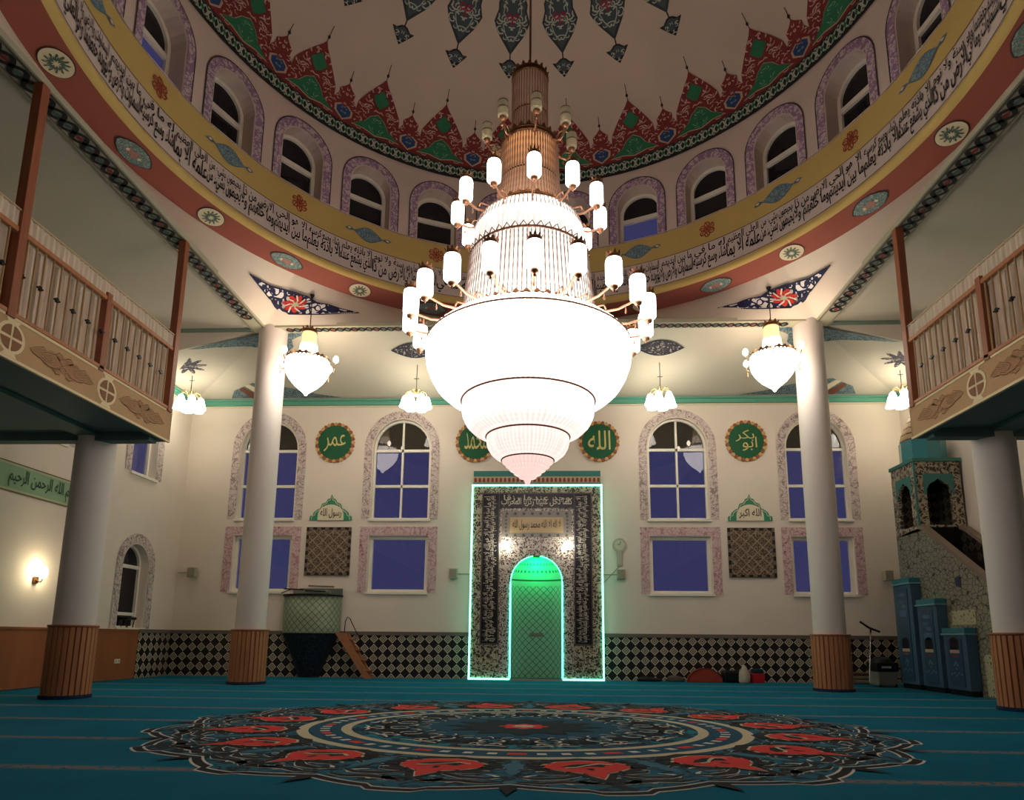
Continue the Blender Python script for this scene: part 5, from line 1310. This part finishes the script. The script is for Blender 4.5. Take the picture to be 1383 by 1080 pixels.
# three blue cabinets stepped along the side wall
def cabinet(y0, y1, h, label):
    t = thing('prayer_cabinet', label, 'cabinet', (7.99, (y0+y1)/2, 0), group='blue cabinets beside the minbar'); w = (y1-y0)/2
    B = mat('blue_cabinet_paint', (66, 92, 114), .4); B2 = mat('blue_cabinet_panel', (50, 76, 100), .3)
    mb = MB(); mb.box(-.20, 0, -w, w, .10, h-.10, 0, bev=.006); mb.build('body', B, t)
    mb = MB(); mb.box(-.17, 0, -w*.95, w*.95, 0, .10); mb.build('dark_plinth', DARKG, t)
    mb = MB(); mb.box(-.235, 0, -w-.02, w+.02, h-.13, h-.10, 0); mb.box(-.22, 0, -w, w, h-.10, h, 1, bev=.01); mb.build('top_cap', [mat('pale_blue_edge', (110, 160, 164), .4), mat('teal_cap', (54, 116, 126), .4)], t)
    mb = MB(); mb.box(-.215, -.195, -w*.62, w*.62, .16, h-.2, 0); dr_ = mb.build('door', B2, t)
    R = lambda d: (lambda u, v: Vector((-.215-d, -u, v)))
    mb = MB(); hz = max(.95, 0); mb.flat(arch(0, .13, hz-.13, hz+.02, hz+.1, 8), R(.004), 0); mb.flat(rect(-.14, .14, hz-.19, hz-.13), R(.006), 1); mb.flat(rect(-.08, .08, hz-.26, hz-.22), R(.006), 2)
    mb.build('name_plate', [DARKG, mat('plate_cream', (190, 160, 140), .5), mat('plate_red', (130, 60, 60), .5)], dr_)
    mb = MB()
    for dx, dz in ((0, .0), (-.05, -.06), (.05, -.06), (0, -.12), (-.07, -.2), (.07, -.2), (0, -.24), (-.03, -.03), (.03, -.03), (-.15, -.22), (.15, -.22)): mb.flat(rosette(dx, .6+dz, .022, 5, .3), R(.004), 0)
    mb.build('star_ornament', mat('pale_blue_ornament', (110, 156, 176), .4), dr_)
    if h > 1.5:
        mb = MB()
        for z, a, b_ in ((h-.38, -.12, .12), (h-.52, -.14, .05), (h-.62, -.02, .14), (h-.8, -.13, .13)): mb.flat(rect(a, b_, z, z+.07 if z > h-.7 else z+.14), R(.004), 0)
        mb.build('painted_door_reflection', mat('painted_reflection_blue', (52, 100, 140), .12, spec=.8), dr_)  # brighter blue rectangles painted on as reflections in the door glass
cabinet(13.97, 14.66, 2.28, 'tallest blue cabinet, nearest the corner, with a pointed top panel')
cabinet(13.14, 13.80, 1.80, 'middle blue cabinet of medium height beside the minbar')
cabinet(12.32, 13.00, 1.22, 'shortest blue cabinet, nearest the camera')
# cleaner
t = thing('vacuum_cleaner', 'black and grey vacuum cleaner with a thin metal pipe by the cabinets', 'vacuum cleaner', (7.50, 14.85, 0))
mb = MB(); mb.box(-.20, .22, -.22, .2, .03, .33, bev=.03); mb.build('grey_tank', mat('tank_grey', (136, 132, 128), .4), t)
mb = MB(); mb.box(-.23, .25, -.24, .22, .33, .52, bev=.03); mb.lathe([(.22, .5), (.19, .58), (.12, .63), (.001, .64)], 20, (0, 0, 0)); mb.build('motor_head', DARKG, t)
mb = MB(); mb.box(-.12, .08, -.25, -.24, .40, .44); mb.build('badge', mat('badge_pale', (190, 186, 180), .4), t)
mb = MB(); mb.tube([(-.33, -.1, .12), (-.20, -.05, 1.16)], .014, 8); mb.build('metal_pipe', mat('steel_pipe', (200, 198, 196), .25, .8), t)
mb = MB(); mb.tube([(-.42, -.08, 1.38), (-.22, -.05, 1.25), (.02, .0, 1.17)], .024, 8); mb.tube([(-.20, -.05, 1.14), (-.19, -.05, 1.26)], .02, 8); mb.build('floor_head', DARKG, t)
for sx in (-1, 1):
    mb = MB(); mb.tube([(sx*.15, -.2, .04), (sx*.15+.03*sx, -.2, .04)], .04, 10); mb.build('wheel', DARKG, t)
# rolled mats and bundles along the back wall
def mat_stack(x, y, z, w, h, col, label, nm='folded_mat'):
    mb = MB()
    mb.box(-w/2, w/2, -.16, .16, 0, h, bev=min(h*.35, .03)); o = mb.build(nm, mat('mat_%d_%d_%d' % col, col, .9)); o.location = (x, y, z)
    for i, v in enumerate(o.data.vertices): v.co.z += .012*math.sin(v.co.x*9)*(v.co.z > h*.4); v.co.y += .02*math.sin(v.co.x*5)
    tag(o, label, 'mat', 'folded mats by the back wall')
mat_stack(7.25, 15.68, 0, .95, .10, (120, 112, 92), 'greyish folded mat at the bottom of the pile right of the far right column')
mat_stack(7.22, 15.70, .113, .85, .08, (140, 128, 100), 'beige folded mat in the middle of the pile right of the far right column')
mat_stack(7.28, 15.70, .21, .9, .05, (104, 78, 54), 'thin brown mat on top of the pile right of the far right column')
def lump(name, x, y, rx, ry, rz, m_, label, cat, seed, sub=3, flatb=True):
    bm = bmesh.new(); bmesh.ops.create_icosphere(bm, subdivisions=sub, radius=1); rnd = random.Random(seed); ph = [rnd.uniform(0, 6) for _ in range(6)]
    for v in bm.verts:
        n_ = 1+.10*math.sin(v.co.x*4+ph[0])+.08*math.sin(v.co.y*5+ph[1]+v.co.z*3)+.06*math.sin(v.co.z*7+ph[2]+v.co.x*5)
        v.co = Vector((v.co.x*rx*n_, v.co.y*ry*n_, max(v.co.z*n_, -.45 if flatb else -9)*rz))
    zmin = min(v.co.z for v in bm.verts)
    for v in bm.verts: v.co.z -= zmin
    me = bpy.data.meshes.new(name); bm.to_mesh(me); bm.free(); me.materials.append(m_)
    for p in me.polygons: p.use_smooth = True
    o = bpy.data.objects.new(name, me); COL.objects.link(o); o.location = (x, y, 0); return tag(o, label, cat)
t = thing('red_cushion', 'rust red half round cushion leaning on the tiled wall', 'cushion', (3.86, 15.72, 0))
mb = MB(); hp = [(-.38, 0), (.40, 0), (.40, .10), (.30, .22), (.14, .31), (-.06, .32), (-.24, .24), (-.36, .12)]
mb.prism(hp, lambda u, v, d: Vector((u, -d, v)), 0, .16); mb.build('cushion_body', mat('rust_cloth', (150, 58, 44), .85), t)
mb = MB(); mb.tube([(p[0], -.16, p[1]) for p in hp+hp[:1]], .012, 6); mb.build('piping', mat('dark_rust', (100, 40, 32), .85), t)
t = thing('black_bag', 'black bag with a strap on the floor beside the red cushion', 'bag', (4.57, 15.70, 0))
mb = MB(); mb.box(-.28, .28, -.15, .12, 0, .27, bev=.05); mb.build('bag_body', DARKG, t)
mb = MB(); mb.tube([(-.2, -.05, .25), (-.15, -.06, .34), (.1, -.06, .35), (.2, -.05, .25)], .014, 6); mb.build('strap', DARKG, t)
lump('white_cloth', 4.72, 15.42, .13, .08, .26, mat('crumpled_white_cloth', (178, 166, 150), .9), 'crumpled white cloth in front of the black bag', 'cloth', 4)
t = thing('red_box', 'small bright red box with a dark lid by the tiled wall', 'box', (5.10, 15.72, 0))
mb = MB(); mb.box(-.14, .14, -.1, .1, 0, .21, bev=.01); mb.build('box_body', mat('bright_red_plastic', (176, 30, 36), .4), t)
mb = MB(); mb.box(-.12, .12, -.09, .09, .21, .31, bev=.02); mb.build('lid', mat('dark_teal_lid', (26, 46, 52), .5), t)
lump('grey_blanket', 3.22, 15.74, .22, .12, .10, mat('grey_blanket_cloth', (84, 78, 70), .9), 'low grey blanket left of the red cushion', 'blanket', 9)
lump('dark_cloth', 2.62, 15.78, .3, .1, .07, mat('dark_mat_cloth', (50, 46, 42), .9), 'flat dark cloth on the floor right of the mihrab', 'cloth', 12)
